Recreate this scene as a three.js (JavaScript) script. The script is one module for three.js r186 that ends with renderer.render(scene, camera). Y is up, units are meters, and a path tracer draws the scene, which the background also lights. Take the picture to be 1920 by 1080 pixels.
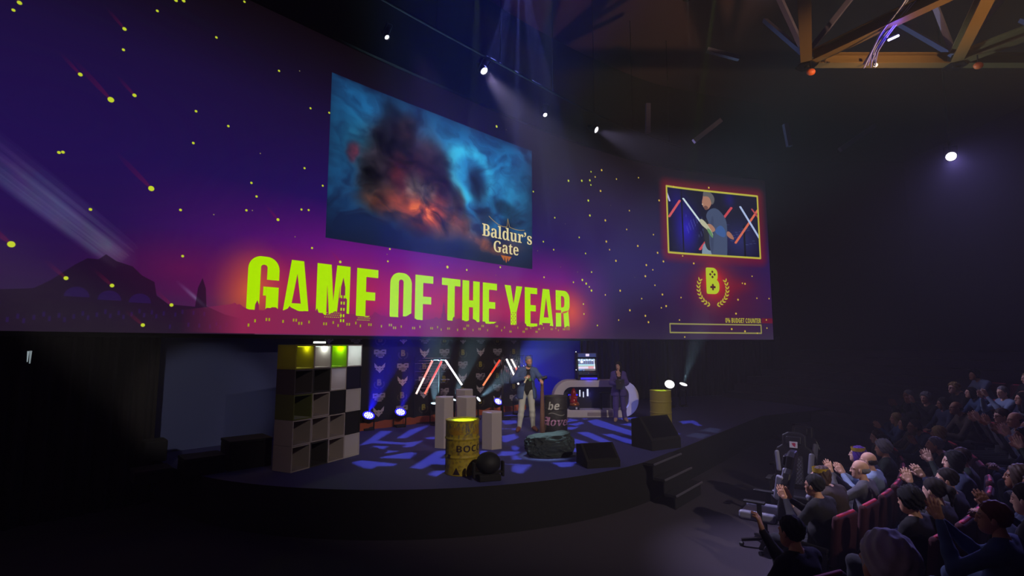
import * as THREE from 'three';
import { mergeGeometries, mergeVertices, toCreasedNormals } from 'three/addons/utils/BufferGeometryUtils.js';
import { RoundedBoxGeometry } from 'three/addons/geometries/RoundedBoxGeometry.js';
import { ImprovedNoise } from 'three/addons/math/ImprovedNoise.js';
import { RectAreaLightUniformsLib } from 'three/addons/lights/RectAreaLightUniformsLib.js';

// ---------- camera, haze, exposure, large lights ----------
RectAreaLightUniformsLib.init();
const scene = new THREE.Scene();
const camera = new THREE.PerspectiveCamera(2 * Math.atan(540 / 980) * 180 / Math.PI, 16 / 9, 0.1, 200);
camera.position.set(0, 2.15, 0);
camera.rotation.set(6.17 * Math.PI / 180, 0, 0);
const renderer = new THREE.WebGLRenderer({ antialias: true });
renderer.toneMapping = THREE.LinearToneMapping;
renderer.toneMappingExposure = 1;
renderer.shadowMap.enabled = true;
scene.background = new THREE.Color(0, 0, 0);
scene.fog = new THREE.FogExp2(new THREE.Color(0.95, 0.9, 1.0), 0.0052);   // theatrical haze

const V = (x, y, z) => new THREE.Vector3(x, y, z);
function spot(x, y, z, tx, ty, tz, color, intensity, deg, penumbra = 0.5, radius = 3) {
  const l = new THREE.SpotLight(color, intensity, 0, deg * Math.PI / 180, penumbra, 2);
  l.position.set(x, y, z); l.target.position.set(tx, ty, tz); l.castShadow = true; l.shadow.radius = radius;
  l.name = 'spot_lamp'; scene.add(l); scene.add(l.target); return l;
}
function glow(x, y, z, color, intensity, radius = 2) {
  const l = new THREE.PointLight(color, intensity, 0, 2); l.position.set(x, y, z); l.castShadow = true; l.shadow.radius = radius; l.name = 'lamp'; scene.add(l); return l;
}
function area(x, y, z, tx, ty, tz, w, h, color, intensity) {
  const l = new THREE.RectAreaLight(color, intensity, w, h); l.position.set(x, y, z); l.lookAt(tx, ty, tz); l.name = 'area_lamp'; scene.add(l); return l;
}
// added dim fill lamps along the left wall, unseen, lifting the dark hall
const FILL_LAMPS = [-3, 0, 3, 6, 9].map((z) => [-13.6, 6.5, z]);
for (const [x, y, z] of FILL_LAMPS) glow(x + 0.3, y, z, new THREE.Color(1, 0.6, 0.78), 2.2, 8);
// stage front light from the projection booth, warm white
spot(7.5, 8.2, 3.5, 0.2, 0.9, -12.8, new THREE.Color(1, 0.86, 0.74), 330, 19, 0.5, 4);
// added unseen fill lamp at the left, brightening the grey wall under the screen
const SIDE_FILL = [-2.5, 3.0, -1.6];
spot(SIDE_FILL[0] - 0.05, SIDE_FILL[1] - 0.03, SIDE_FILL[2] - 0.12, -6.0, 1.1, -10.1, new THREE.Color(1, 0.95, 0.78), 62, 8, 0.35, 5);
// follow spot on the man
spot(3.2, 9.2, 4.5, 0.42, 1.05, -13.3, new THREE.Color(1, 0.84, 0.68), 620, 3.6, 0.5, 3);

// ---------- helpers ----------
const used = {};
function numbered(n) { const k = used[n] = (used[n] ?? -1) + 1; return k ? n + '_' + String(k).padStart(3, '0') : n; }
function tag(o, label, category, group) { o.userData.label = label; if (category) o.userData.category = category; if (group) o.userData.group = group; return o; }
function thing(name, label, category, pos = [0, 0, 0], turn = 0, group) {
  const o = new THREE.Group(); o.name = numbered(name); o.position.set(...pos); o.rotation.y = turn; scene.add(o); return tag(o, label, category, group);
}
function part(name, geo, mat, parent, label) {
  const m = new THREE.Mesh(Array.isArray(geo) ? join(geo) : geo, mat); m.name = name; parent.add(m); if (label) m.userData.label = label; return m;
}
function solo(name, geo, mat, label, category, group) { const m = new THREE.Mesh(Array.isArray(geo) ? join(geo) : geo, mat); m.name = numbered(name); scene.add(m); return tag(m, label, category, group); }
function struct(name, geo, mat, parent = scene) { const m = new THREE.Mesh(Array.isArray(geo) ? join(geo) : geo, mat); m.name = parent === scene ? numbered(name) : name; if (parent === scene) m.userData.kind = 'structure'; parent.add(m); return m; }
function copy(o, label, group) { const c = o.clone(); c.name = numbered(o.name.replace(/_\d{3}$/, '')); c.userData = { ...o.userData }; scene.add(c); if (label) c.userData.label = label; if (group) c.userData.group = group; return c; }
function join(gs) {
  gs = gs.map((g) => { let q = g.index ? g.toNonIndexed() : g; if (!q.attributes.uv) q.setAttribute('uv', new THREE.BufferAttribute(new Float32Array(q.attributes.position.count * 2), 2)); for (const k of Object.keys(q.attributes)) if (!['position', 'normal', 'uv'].includes(k)) q.deleteAttribute(k); return q; });
  return mergeGeometries(gs);
}
const T = (g, x = 0, y = 0, z = 0, rx = 0, ry = 0, rz = 0, s = 1) => { if (s !== 1) g.scale(...(Array.isArray(s) ? s : [s, s, s])); if (rx) g.rotateX(rx); if (ry) g.rotateY(ry); if (rz) g.rotateZ(rz); return g.translate(x, y, z); };
const box = (w, h, d, x = 0, y = 0, z = 0, r = 0.006) => T(new RoundedBoxGeometry(w, h, d, 1, Math.min(r, w / 2.2, h / 2.2, d / 2.2)), x, y, z);
const cyl = (r0, r1, h, x = 0, y = 0, z = 0, n = 24) => T(new THREE.CylinderGeometry(r0, r1, h, n), x, y, z);
const lathe = (pts, n = 32) => new THREE.LatheGeometry(pts.map(([x, y]) => new THREE.Vector2(x, y)), n);
function rod(a, b, r, n = 10, r2 = r) {
  const A = V(...a), B = V(...b), g = new THREE.CylinderGeometry(r2, r, A.distanceTo(B), n);
  g.applyQuaternion(new THREE.Quaternion().setFromUnitVectors(V(0, 1, 0), B.clone().sub(A).normalize()));
  return g.translate((A.x + B.x) / 2, (A.y + B.y) / 2, (A.z + B.z) / 2);
}
function beam(a, b, w, h) {
  const A = V(...a), B = V(...b), L = A.distanceTo(B), g = new THREE.BoxGeometry(w, h, L), m = new THREE.Matrix4().lookAt(A, B, V(0, 1, 0));
  return g.applyMatrix4(m).translate((A.x + B.x) / 2, (A.y + B.y) / 2, (A.z + B.z) / 2);
}
const tube = (pts, r, n = 24, m = 7) => new THREE.TubeGeometry(new THREE.CatmullRomCurve3(pts.map((p) => V(...p))), n, r, m);
const mat = (hex, rough = 0.8, o = {}) => new THREE.MeshStandardMaterial({ color: hex, roughness: rough, ...o });
const lamp = (hex, k, o = {}) => new THREE.MeshStandardMaterial({ color: 0x111111, emissive: hex, emissiveIntensity: k, roughness: 0.4, ...o });
let seed = 7; const rnd = () => { seed = (seed * 1664525 + 1013904223) >>> 0; return seed / 4294967296; };
const rr = (a, b) => a + (b - a) * rnd(), pick = (a) => a[Math.floor(rnd() * a.length)];
const perlin = new ImprovedNoise();
const fbm = (x, y, z = 0, n = 4) => { let s = 0, a = 1, t = 0; for (let i = 0; i < n; i++) { s += a * perlin.noise(x, y, z + i * 7.3); t += a; a *= 0.5; x *= 2.03; y *= 2.03; z *= 2.03; } return s / t; };
function canvas(w, h, draw) { const c = document.createElement('canvas'); c.width = w; c.height = h; draw(c.getContext('2d'), w, h); return c; }
function ctex(w, h, draw) { const t = new THREE.CanvasTexture(canvas(w, h, draw)); t.colorSpace = THREE.SRGBColorSpace; t.magFilter = THREE.LinearFilter; t.wrapS = t.wrapT = THREE.ClampToEdgeWrapping; return t; }
function noiseTex(n, f) { const d = new Uint8Array(n * n * 4); for (let y = 0; y < n; y++) for (let x = 0; x < n; x++) { const v = f(x / n, y / n) * 255, i = (y * n + x) * 4; d[i] = d[i + 1] = d[i + 2] = v; d[i + 3] = 255; } const t = new THREE.DataTexture(d, n, n); t.magFilter = THREE.LinearFilter; t.wrapS = t.wrapT = THREE.RepeatWrapping; t.needsUpdate = true; return t; }
const GRAIN = noiseTex(256, (u, v) => 0.5 + 0.5 * fbm(u * 24, v * 24, 3, 4));

// curve of the great screen in plan: [x, distance in front of the camera]
const PLAN = (() => {
  const p = [[-9.8, 5.56], [-7.9, 8.1], [-4.39, 12.11], [-1.9, 14.72], [0.69, 17.32], [3.5, 19.62], [6.53, 21.52], [11.08, 23.07], [11.62, 23.22]], out = [];
  const ext = (a, b) => [2 * a[0] - b[0], 2 * a[1] - b[1]];
  for (let i = 0; i < p.length - 1; i++) {
    const p0 = p[i - 1] ?? ext(p[0], p[1]), p1 = p[i], p2 = p[i + 1], p3 = p[i + 2] ?? ext(p[p.length - 1], p[p.length - 2]);
    for (let j = 0; j < 60; j++) { const t = j / 60; out.push([0, 1].map((k) => 0.5 * (2 * p1[k] + (p2[k] - p0[k]) * t + (2 * p0[k] - 5 * p1[k] + 4 * p2[k] - p3[k]) * t * t + (3 * p1[k] - p0[k] - 3 * p2[k] + p3[k]) * t ** 3))); }
  }
  out.push(p[p.length - 1]);
  let s = 0; return out.map((q, i) => { if (i) s += Math.hypot(q[0] - out[i - 1][0], q[1] - out[i - 1][1]); return { s, x: q[0], z: -q[1] }; });
})();
const ARC = PLAN[PLAN.length - 1].s;
function along(s, off = 0) {           // point on the curve at arc length s, moved off towards the audience
  let i = 1; while (i < PLAN.length - 1 && PLAN[i].s < s) i++;
  const a = PLAN[i - 1], b = PLAN[i], t = (s - a.s) / (b.s - a.s), L = b.s - a.s, tx = (b.x - a.x) / L, tz = (b.z - a.z) / L;
  return { x: a.x + (b.x - a.x) * t - tz * off, z: a.z + (b.z - a.z) * t + tx * off, nx: -tz, nz: tx };
}
function wallStrip(s0, s1, y0, y1, off, thick, wave = null, n = 80) {   // solid curved sheet following the screen's plan
  const pos = [], uv = [], quad = (a, b, c, d, ua, ub, uc, ud) => { for (const [p, u] of [[a, ua], [b, ub], [c, uc], [a, ua], [c, uc], [d, ud]]) { pos.push(...p); uv.push(...u); } };
  const P = (s, o, y) => { const q = along(s, o); return [q.x, y, q.z]; };
  for (let i = 0; i < n; i++) {
    const u0 = i / n, u1 = (i + 1) / n, a = s0 + (s1 - s0) * u0, b = s0 + (s1 - s0) * u1, w0 = wave ? wave(a) : 0, w1 = wave ? wave(b) : 0;
    const F = [P(a, off + w0, y0), P(b, off + w1, y0), P(b, off + w1, y1), P(a, off + w0, y1)], B = [P(a, off + w0 - thick, y0), P(b, off + w1 - thick, y0), P(b, off + w1 - thick, y1), P(a, off + w0 - thick, y1)];
    const U = [[u0, 0], [u1, 0], [u1, 1], [u0, 1]];
    quad(F[0], F[1], F[2], F[3], ...U); quad(B[1], B[0], B[3], B[2], ...U); quad(F[3], F[2], B[2], B[3], ...U); quad(B[0], B[1], F[1], F[0], ...U);
    if (i === 0) quad(B[0], F[0], F[3], B[3], ...U); if (i === n - 1) quad(F[1], B[1], B[2], F[2], ...U);
  }
  const g = new THREE.BufferGeometry(); g.setAttribute('position', new THREE.Float32BufferAttribute(pos, 3)); g.setAttribute('uv', new THREE.Float32BufferAttribute(uv, 2)); g.computeVertexNormals();
  return wave ? toCreasedNormals(g, 0.9) : g;
}
// ---------- the room ----------
const FLOOR_Y = -0.72;
const M = {
  black: mat(0x0b080a, 0.9), hall: mat(0x4c303c, 0.95), carpet: mat(0x342c36, 1), deck: mat(0x3a3a70, 0.75),
  drape: mat(0x140c11, 1), grey: mat(0x454a78, 0.95), steel: mat(0x16141a, 0.45, { metalness: 0.5 }), chrome: mat(0xc8c8d0, 0.2, { metalness: 1 }),
  alu: mat(0xa9a7b5, 0.35, { metalness: 0.8 }), white: mat(0xd9d4d0, 0.6), rubber: mat(0x0c0b0d, 0.6), timber: mat(0xa9793a, 0.7),
};
struct('floor', T(new THREE.BoxGeometry(44, 0.3, 44), 6, FLOOR_Y - 0.15, -10), M.carpet);
struct('ceiling', T(new THREE.BoxGeometry(44, 0.3, 44), 6, 13.35, -10), M.hall);
struct('wall_rear', T(new THREE.BoxGeometry(44, 14.2, 0.3), 6, 6.3, 10.15), M.hall);
struct('wall_left', T(new THREE.BoxGeometry(0.3, 14.2, 44), -14, 6.3, -10), M.hall);
struct('wall_right', T(new THREE.BoxGeometry(0.3, 14.2, 44), 24, 6.3, -10), M.hall);
struct('wall_far', T(new THREE.BoxGeometry(44, 14.2, 0.3), 6, 6.3, -31), M.hall);
struct('wall_back', wallStrip(0.02, ARC, FLOOR_Y, 13.2, -1.0, 0.2), M.grey);
struct('wall_upper', wallStrip(0.02, ARC, 9.62, 13.2, 0.1, 0.2), M.black);
// fittings for the added fill lamps
for (const [x, y, z] of FILL_LAMPS) {
  const h = thing('added_fill_lamp', `added unseen fill lamp high on the left hand hall wall, ${['first', 'second', 'third', 'fourth', 'fifth'][FILL_LAMPS.findIndex((q) => q[2] === z)]} from the stage`, 'lamp', [x, y, z], Math.PI / 2, 'added fill lamps on the side wall');
  part('mount', box(0.2, 0.3, 0.4, 0, 0, -0.2, 0.03), M.black, h); part('shade', T(lathe([[0, -.12], [0.12, -.12], [0.16, 0], [0.12, .12], [0, .12]], 7), 0, 0, 0.1), lamp(0xffb0c8, 0.15), h);
}
// stage deck: rounded front
{
  const s = new THREE.Shape(), cx = -2, cz = -14.3, R = 6.25;
  s.moveTo(-9.2, 24); s.lineTo(-9.2, 15.2); 
  for (let a = 196; a <= 322; a += 3) { const t = a * Math.PI / 180; s.lineTo(cx + R * Math.cos(t), -cz + R * Math.sin(t)); }
  s.lineTo(7.6, 16.2); s.lineTo(13, 19.2); s.lineTo(13, 24);
  const g = new THREE.ExtrudeGeometry(s, { depth: -FLOOR_Y, bevelEnabled: false }); g.rotateX(-Math.PI / 2); g.translate(0, FLOOR_Y, 0);
  struct('stage_deck', g, [M.deck, M.black]);
}
// stairs down from the stage edge
{
  const st = thing('stage_steps', 'black stage steps with thin metal nosings leading down to the dark floor', 'steps', [2.8, 0, -10.31], 0);
  const ang = Math.atan2(0.95, 0.79); st.rotation.y = ang - Math.PI;
  // local +x runs along the edges, +z steps down towards the audience
  for (let i = 0; i < 3; i++) {
    const top = -0.24 * i + 0.004, z = 0.2 * i;
    part('tread', box(1.24, 0.04, 0.22, 0, top - 0.02, -z - 0.09, 0.004), M.black, st);
    part('riser', box(1.2, 0.2, 0.02, 0, top - 0.14, -z - 0.17, 0.003), M.black, st);
    part('nosing', box(1.24, 0.03, 0.03, 0, top - 0.008, -z - 0.205, 0.004), M.alu, st);
    for (const s of [-1, 1]) part('side_nosing', box(0.016, 0.018, 0.19, s * 0.616, top - 0.004, -z - 0.1, 0.003), M.steel, st);
  }
}
// masking drapes under the screen
const folds = (s) => 0.05 * Math.sin(s * 22) + 0.025 * Math.sin(s * 51 + 1);
solo('masking_drape', wallStrip(0.3, 5.4, FLOOR_Y, 2.5, -0.25, 0.03, folds, 240), M.drape, 'black masking drape below the bottom edge of the great screen, beside the grey wall', 'drape');
solo('masking_drape', wallStrip(18.4, ARC, -0.0, 2.5, -0.3, 0.03, folds, 360), M.drape, 'black pleated drape closing the stage behind the rounded white desk', 'drape');

// ---------- the great curved screen ----------
function sheet(s0, s1, y0, y1, off, n) {
  const g = new THREE.PlaneGeometry(1, 1, n, 1), p = g.attributes.position;
  for (let i = 0; i < p.count; i++) { const q = along(s0 + (s1 - s0) * (p.getX(i) + 0.5), off); p.setXYZ(i, q.x, y0 + (y1 - y0) * (p.getY(i) + 0.5), q.z); }
  g.computeVertexNormals(); return g;
}
const LIME = '#aee600';
function hexA(r, g, b, a) { return `rgba(${r},${g},${b},${a})`; }
function blob(c, x, y, rx, ry, r, g, b, a, hard = 0) {
  c.save(); c.translate(x, y); c.scale(rx, ry); const q = c.createRadialGradient(0, 0, hard, 0, 0, 1);
  q.addColorStop(0, hexA(r, g, b, a)); q.addColorStop(0.4, hexA(r, g, b, a * 0.55)); q.addColorStop(0.75, hexA(r, g, b, a * 0.14)); q.addColorStop(1, hexA(r, g, b, 0)); c.fillStyle = q; c.beginPath(); c.arc(0, 0, 1, 0, 7); c.fill(); c.restore();
}
const GLYPH = {   // heavy condensed capitals in a box of width w and height 1, drawn as solid polygons
  T: (w, t) => [[[0, 0], [w, 0], [w, .15], [w / 2 + t / 2, .15], [w / 2 + t / 2, 1], [w / 2 - t / 2, 1], [w / 2 - t / 2, .15], [0, .15]]],
  H: (w, t) => [[[0, 0], [t, 0], [t, 1], [0, 1]], [[w - t, 0], [w, 0], [w, 1], [w - t, 1]], [[t, .42], [w - t, .42], [w - t, .57], [t, .57]]],
  E: (w, t) => [[[0, 0], [w, 0], [w, .15], [t, .15], [t, .42], [w * .88, .42], [w * .88, .57], [t, .57], [t, .86], [w, .86], [w, 1], [0, 1]]],
  F: (w, t) => [[[0, 0], [w, 0], [w, .15], [t, .15], [t, .42], [w * .9, .42], [w * .9, .57], [t, .57], [t, 1], [0, 1]]],
  Y: (w, t) => [[[0, 0], [t * 1.05, 0], [w / 2, .42], [w - t * 1.05, 0], [w, 0], [w / 2 + t / 2, .62], [w / 2 + t / 2, 1], [w / 2 - t / 2, 1], [w / 2 - t / 2, .62]]],
  A: (w, t) => [[[w * .28, 0], [w * .72, 0], [w, 1], [w - t, 1], [w * .78, .84], [w * .22, .84], [t, 1], [0, 1]], 'hole', [[w * .5, .22], [w * .66, .7], [w * .34, .7]]],
  M: (w, t) => [[[0, 0], [t * 1.35, 0], [w / 2, .62], [w - t * 1.35, 0], [w, 0], [w, 1], [w - t, 1], [w - t, .35], [w / 2 + .06, 1], [w / 2 - .06, 1], [t, .35], [t, 1], [0, 1]]],
};
function letter(c, ch, x, y, w, h) {       // x, y: top left in metres, y growing downwards
  const t = 0.19; c.save(); c.translate(x, y); c.scale(h, h); const W = w / h; c.beginPath();
  if (GLYPH[ch]) for (const poly of GLYPH[ch](W, t)) { if (poly === 'hole') continue; poly.forEach(([a, b], i) => (i ? c.lineTo(a, b) : c.moveTo(a, b))); c.closePath(); }
  if (ch === 'O' || ch === 'G' || ch === 'R') {
    const r = W / 2, k = W - t;
    if (ch === 'G') { const ring = () => { c.roundRect(0, 0, W, 1, r * .85); c.roundRect(t, .13, W - 2 * t, .74, (W / 2 - t) * .9); }; c.save(); c.beginPath(); c.rect(0, 0, W / 2, 1); c.rect(0, 0, W, .36); c.rect(0, .47, W, .53); c.clip(); c.beginPath(); ring(); c.fill('evenodd'); c.restore(); c.beginPath(); c.rect(W * .5, .47, W * .5, .14); c.rect(W - t, .47, t, .53); }
    else if (ch === 'R') { c.roundRect(0, 0, W, .57, [0, r * .8, r * .8, 0]); c.roundRect(t, .14, k - t, .29, [0, .08, .08, 0]); c.rect(0, .5, t, .5); c.moveTo(t + .02, .55); c.lineTo(W - .05, .5); c.lineTo(W, 1); c.lineTo(W - t, 1); c.lineTo(k - .04, .57); c.closePath(); }
    else { c.roundRect(0, 0, W, 1, r * .85); c.roundRect(t, .13, W - 2 * t, .74, (W / 2 - t) * .9); }
  }
  c.fill(ch === 'M' || ch === 'Y' || ch === 'T' ? 'nonzero' : 'evenodd');
  c.restore();
}
const WORDS = [['G', 6.8, .66], ['A', 7.54, .65], ['M', 8.33, .85], ['E', 9.36, .6], ['O', 10.32, .67], ['F', 11.1, .6], ['T', 12.0, .68], ['H', 12.76, .68], ['E', 13.57, .6], ['Y', 14.5, .8], ['E', 15.41, .58], ['A', 16.05, .72], ['R', 16.88, .69]];
const STARS = '2.99 7.68 2|2.93 7.52 1|4.87 8.51 1|5.16 8.88 2|5.29 8.94 2|6.42 9.51 1|4.39 7.91 2|4.40 7.51 1|5.92 8.46 1|3.83 6.80 2|4.28 6.51 3|4.62 6.72 2|7.23 8.27 1|7.70 8.46 0|5.64 6.77 1|6.25 6.66 1|5.63 6.11 1|8.00 7.66 1|8.47 7.71 1|6.92 6.26 0|7.92 6.19 1|3.65 5.35 1|3.70 5.37 1|4.99 5.04 3|6.77 5.57 1|6.89 5.30 1|6.70 4.96 1|6.82 4.98 0|7.89 5.21 1|8.06 5.23 1|8.38 5.88 1|5.49 4.73 1|4.13 4.47 1|6.08 4.75 0|7.37 4.88 2|7.77 4.56 0|8.19 4.36 0|5.58 3.84 1|3.19 3.72 3|3.89 3.25 2|4.52 3.18 2|5.45 2.89 2|5.02 2.50 2|10.28 4.62 1|10.23 4.29 1|10.20 4.47 0|8.90 4.12 2|8.18 4.36 1|12.19 4.35 2|11.92 4.45 0|12.92 4.34 1|14.12 4.30 0|14.31 4.57 1|16.30 5.66 1|16.80 5.44 1|18.11 6.05 1|18.43 5.49 1|18.73 4.82 1|18.24 4.49 2|18.44 4.37 2|18.60 4.26 1|18.71 4.13 2|17.78 4.37 1|17.14 4.86 0|18.00 4.76 0|18.28 3.61 1|18.30 3.25 1|17.59 8.08 2|18.29 8.22 2|18.72 8.32 2|18.77 8.15 1|18.79 8.67 1|19.37 8.85 2|19.01 8.51 1|19.29 8.01 2|20.19 8.65 1|21.46 8.94 1|15.83 7.33 1|14.13 9.13 2|14.56 9.15 0|22.58 8.14 2|23.38 8.83 2|25.23 8.98 2|22.71 5.57 2|24.29 5.58 2|23.73 5.87 1|22.12 5.18 1|22.21 4.55 1|22.60 4.19 2|22.78 3.72 2|23.57 4.10 1|23.45 3.16 1|23.69 2.46 1|26.78 4.82 1|26.92 4.80 2|26.51 4.09 2|27.32 5.15 1|26.37 3.48 2|26.11 2.81 2|26.80 2.72 2|27.45 2.64 1|28.19 4.18 1|27.52 4.18 1|27.98 3.23 1|27.99 2.87 1|18.62 7.52 2|18.69 6.96 2|19.52 6.89 2|19.55 6.07 2|19.72 5.77 1|20.06 5.37 2|21.32 6.09 2|21.77 5.35 2|21.70 4.89 2|22.41 5.91 2|16.87 6.59 1|20.26 4.22 2|19.44 4.01 1|20.78 3.48 2|21.64 3.29 2|21.80 3.04 2|22.52 3.64 1|16.32 4.43 1|16.02 5.31 0|17.40 6.45 0|20.71 6.69 1|21.10 4.80 0|21.46 3.97 1|20.14 3.08 1|18.99 2.85 1|22.21 6.65 1|20.89 7.48 1|19.83 7.53 0';
function laurelB(c, x, y, h, col, bcol) {   // the emblem: a soft B carrying a pad's buttons, between two laurel sprays
  c.save(); c.translate(x, y); c.scale(h, h);
  c.fillStyle = bcol; c.beginPath(); c.roundRect(-.3, -.66, .54, .54, [.07, .22, .2, .05]); c.fill(); c.beginPath(); c.roundRect(-.3, -.22, .6, .58, [.05, .22, .24, .07]); c.fill();
  c.fillStyle = '#4a0a10'; for (const [a, b] of [[0, -.5], [-.1, -.4], [.1, -.4], [0, -.3]]) { c.save(); c.translate(a, b); c.rotate(.78); c.fillRect(-.04, -.04, .08, .08); c.restore(); }
  c.fillRect(-.12, .05, .24, .08); c.fillRect(-.04, -.03, .08, .24);
  c.fillStyle = col;
  for (const s of [-1, 1]) for (let i = 0; i < 9; i++) for (const o of [-1, 1]) {
    const a = (14 + i * 12.4) * Math.PI / 180, R = .66, px = s * R * Math.sin(a), py = .14 + R * Math.cos(a), t = Math.atan2(-Math.sin(a), s * Math.cos(a)) + o * s * .62;
    c.save(); c.translate(px, py); c.rotate(t); c.beginPath(); c.moveTo(0, 0); c.quadraticCurveTo(.07, -.06, .17, 0); c.quadraticCurveTo(.07, .06, 0, 0); c.fill(); c.restore();
  }
  c.restore();
}
// soft smoke masses: place, size, colour, strength
const MASS = [[.3, .42, .17, .3, 70, 30, 30, .9], [.33, .5, .1, .14, 128, 46, 34, .8], [.29, .22, .05, .12, 74, 48, 42, .9], [.22, .24, .05, .2, 26, 24, 40, .8], [.43, .38, .05, .16, 58, 40, 44, .9], [.42, .56, .09, .15, 84, 38, 36, .85], [.18, .52, .06, .14, 62, 54, 66, .8], [.2, .68, .08, .12, 44, 36, 36, .9], [.36, .6, .045, .12, 190, 176, 172, .75], [.38, .76, .12, .12, 100, 48, 38, .8], [.53, .58, .04, .11, 70, 56, 48, .85], [.54, .74, .06, .12, 66, 60, 62, .8], [.09, .46, .025, .05, 180, 40, 60, .7], [.67, .42, .06, .1, 20, 34, 56, .85], [.7, .62, .06, .08, 26, 34, 50, .7], [.83, .52, .08, .05, 20, 60, 92, .6], [.9, .6, .05, .1, 18, 52, 84, .6], [.47, .86, .05, .07, 150, 110, 100, .6]];
function cloudArt(w, h) {           // a plain storm-cloud picture in the poster's colours
  const d = canvas(w, h, (c) => {
    const im = c.createImageData(w, h);
    const mixc = (a, b, t) => { t = Math.min(1, Math.max(0, t)); return a.map((q, k) => q + (b[k] - q) * t); };
    for (let y = 0; y < h; y++) for (let x = 0; x < w; x++) {
      const u = x / w, v = y / h, wx = fbm(u * 3, v * 2.4, 1), wy = fbm(u * 3 + 9, v * 2.4, 2), n = fbm(u * 5 + wx * 2.6, v * 3.4 + wy * 2.6, 5, 5), m = fbm(u * 9 + wy * 3, v * 7 + wx * 3, 11, 4);
      let col = mixc([18, 36, 78], [34, 122, 186], 0.5 + n * 1.5 + .2 * Math.min(1, Math.max(-2, (.62 - v) * 6)));
      const ring = Math.abs(Math.hypot((u - .62) * 1.5, v - .36) - .17), cy = Math.exp(-((ring / .05) ** 2)) * (.45 + n * .9) + .5 * Math.exp(-(((u - .52) / .1) ** 2 + ((v - .42) / .3) ** 2)) * (.5 + m);
      col = mixc(col, [58, 190, 232], cy * 1.35);
      col = mixc(col, [48, 168, 216], .95 * Math.exp(-(((u - .86) / .16) ** 2 + ((v - .42) / .22) ** 2)) * (.5 + n));
      col = mixc(col, [36, 150, 186], .9 * Math.exp(-(((u - .1) / .09) ** 2 + ((v - .38) / .16) ** 2)) * (.6 + n));
      const px = u + wx * .10, py = v + wy * .10;
      for (const [bx, by, rx, ry, cr, cg, cb, k] of MASS) { const q = ((px - bx) / rx) ** 2 + ((py - by) / ry) ** 2; if (q < 4) col = mixc(col, [cr * (.7 + n + m * .5), cg * (.7 + n + m * .5), cb * (.7 + n + m * .5)], k * Math.exp(-q * q * .6)); }
      // rust red rocks piled up at the middle
      const ember = Math.exp(-(((u - .38) / .17) ** 2 + ((v - .72) / .09) ** 2)) * (.55 + m * 1.6) + .95 * Math.exp(-(((u - .76) / .17) ** 2 + ((v - .86 - wx * .1) / .06) ** 2)) * (.6 + n * 1.4);
      col = mixc(col, [236, 92, 34], ember); col = mixc(col, [255, 176, 70], (ember - .6) * 1.2);
      const low = Math.min(1, Math.max(0, (v - .8 + n * .22) * 5)); col = mixc(col, [18, 30, 66], low * (ember > .4 && u > .6 ? .5 : 1));
      const e = Math.min(u, 1 - u, .2) * 5, e2 = Math.min(v, 1 - v, .2) * 5; col = mixc([16, 26, 50], col, .35 + .65 * Math.min(e, e2) ** .6);
      const i = (y * w + x) * 4; im.data[i] = col[0]; im.data[i + 1] = col[1]; im.data[i + 2] = col[2]; im.data[i + 3] = 255;
    }
    c.putImageData(im, 0, 0);
    // the title
    c.fillStyle = '#e6d7a0'; c.strokeStyle = '#5a3a1c'; c.lineWidth = 2; c.textAlign = 'center';
    const tx = (s, x, y, px) => { c.font = `bold ${px}px serif`; c.strokeText(s, x * w, y * h); c.fillText(s, x * w, y * h); };
    tx('Baldur’s', .845, .80, h * .13); tx('Gate', .835, .905, h * .12);
    c.fillStyle = '#b4602c'; for (const k of [-1, 0, 1]) { c.beginPath(); c.moveTo((.835 + k * .022 - .012) * w, .925 * h); c.lineTo((.835 + k * .022 + .012) * w, .925 * h); c.lineTo((.835 + k * .012) * w, (.985 - Math.abs(k) * .015) * h); c.fill(); }
    c.strokeStyle = '#b08a4c'; c.lineWidth = 3; c.beginPath(); c.moveTo(.73 * w, .64 * h); c.quadraticCurveTo(.8 * w, .72 * h, .84 * w, .69 * h); c.lineTo(.845 * w, .63 * h); c.lineTo(.855 * w, .69 * h); c.quadraticCurveTo(.9 * w, .71 * h, .95 * w, .69 * h); c.stroke();
  });
  return d;
}
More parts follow.
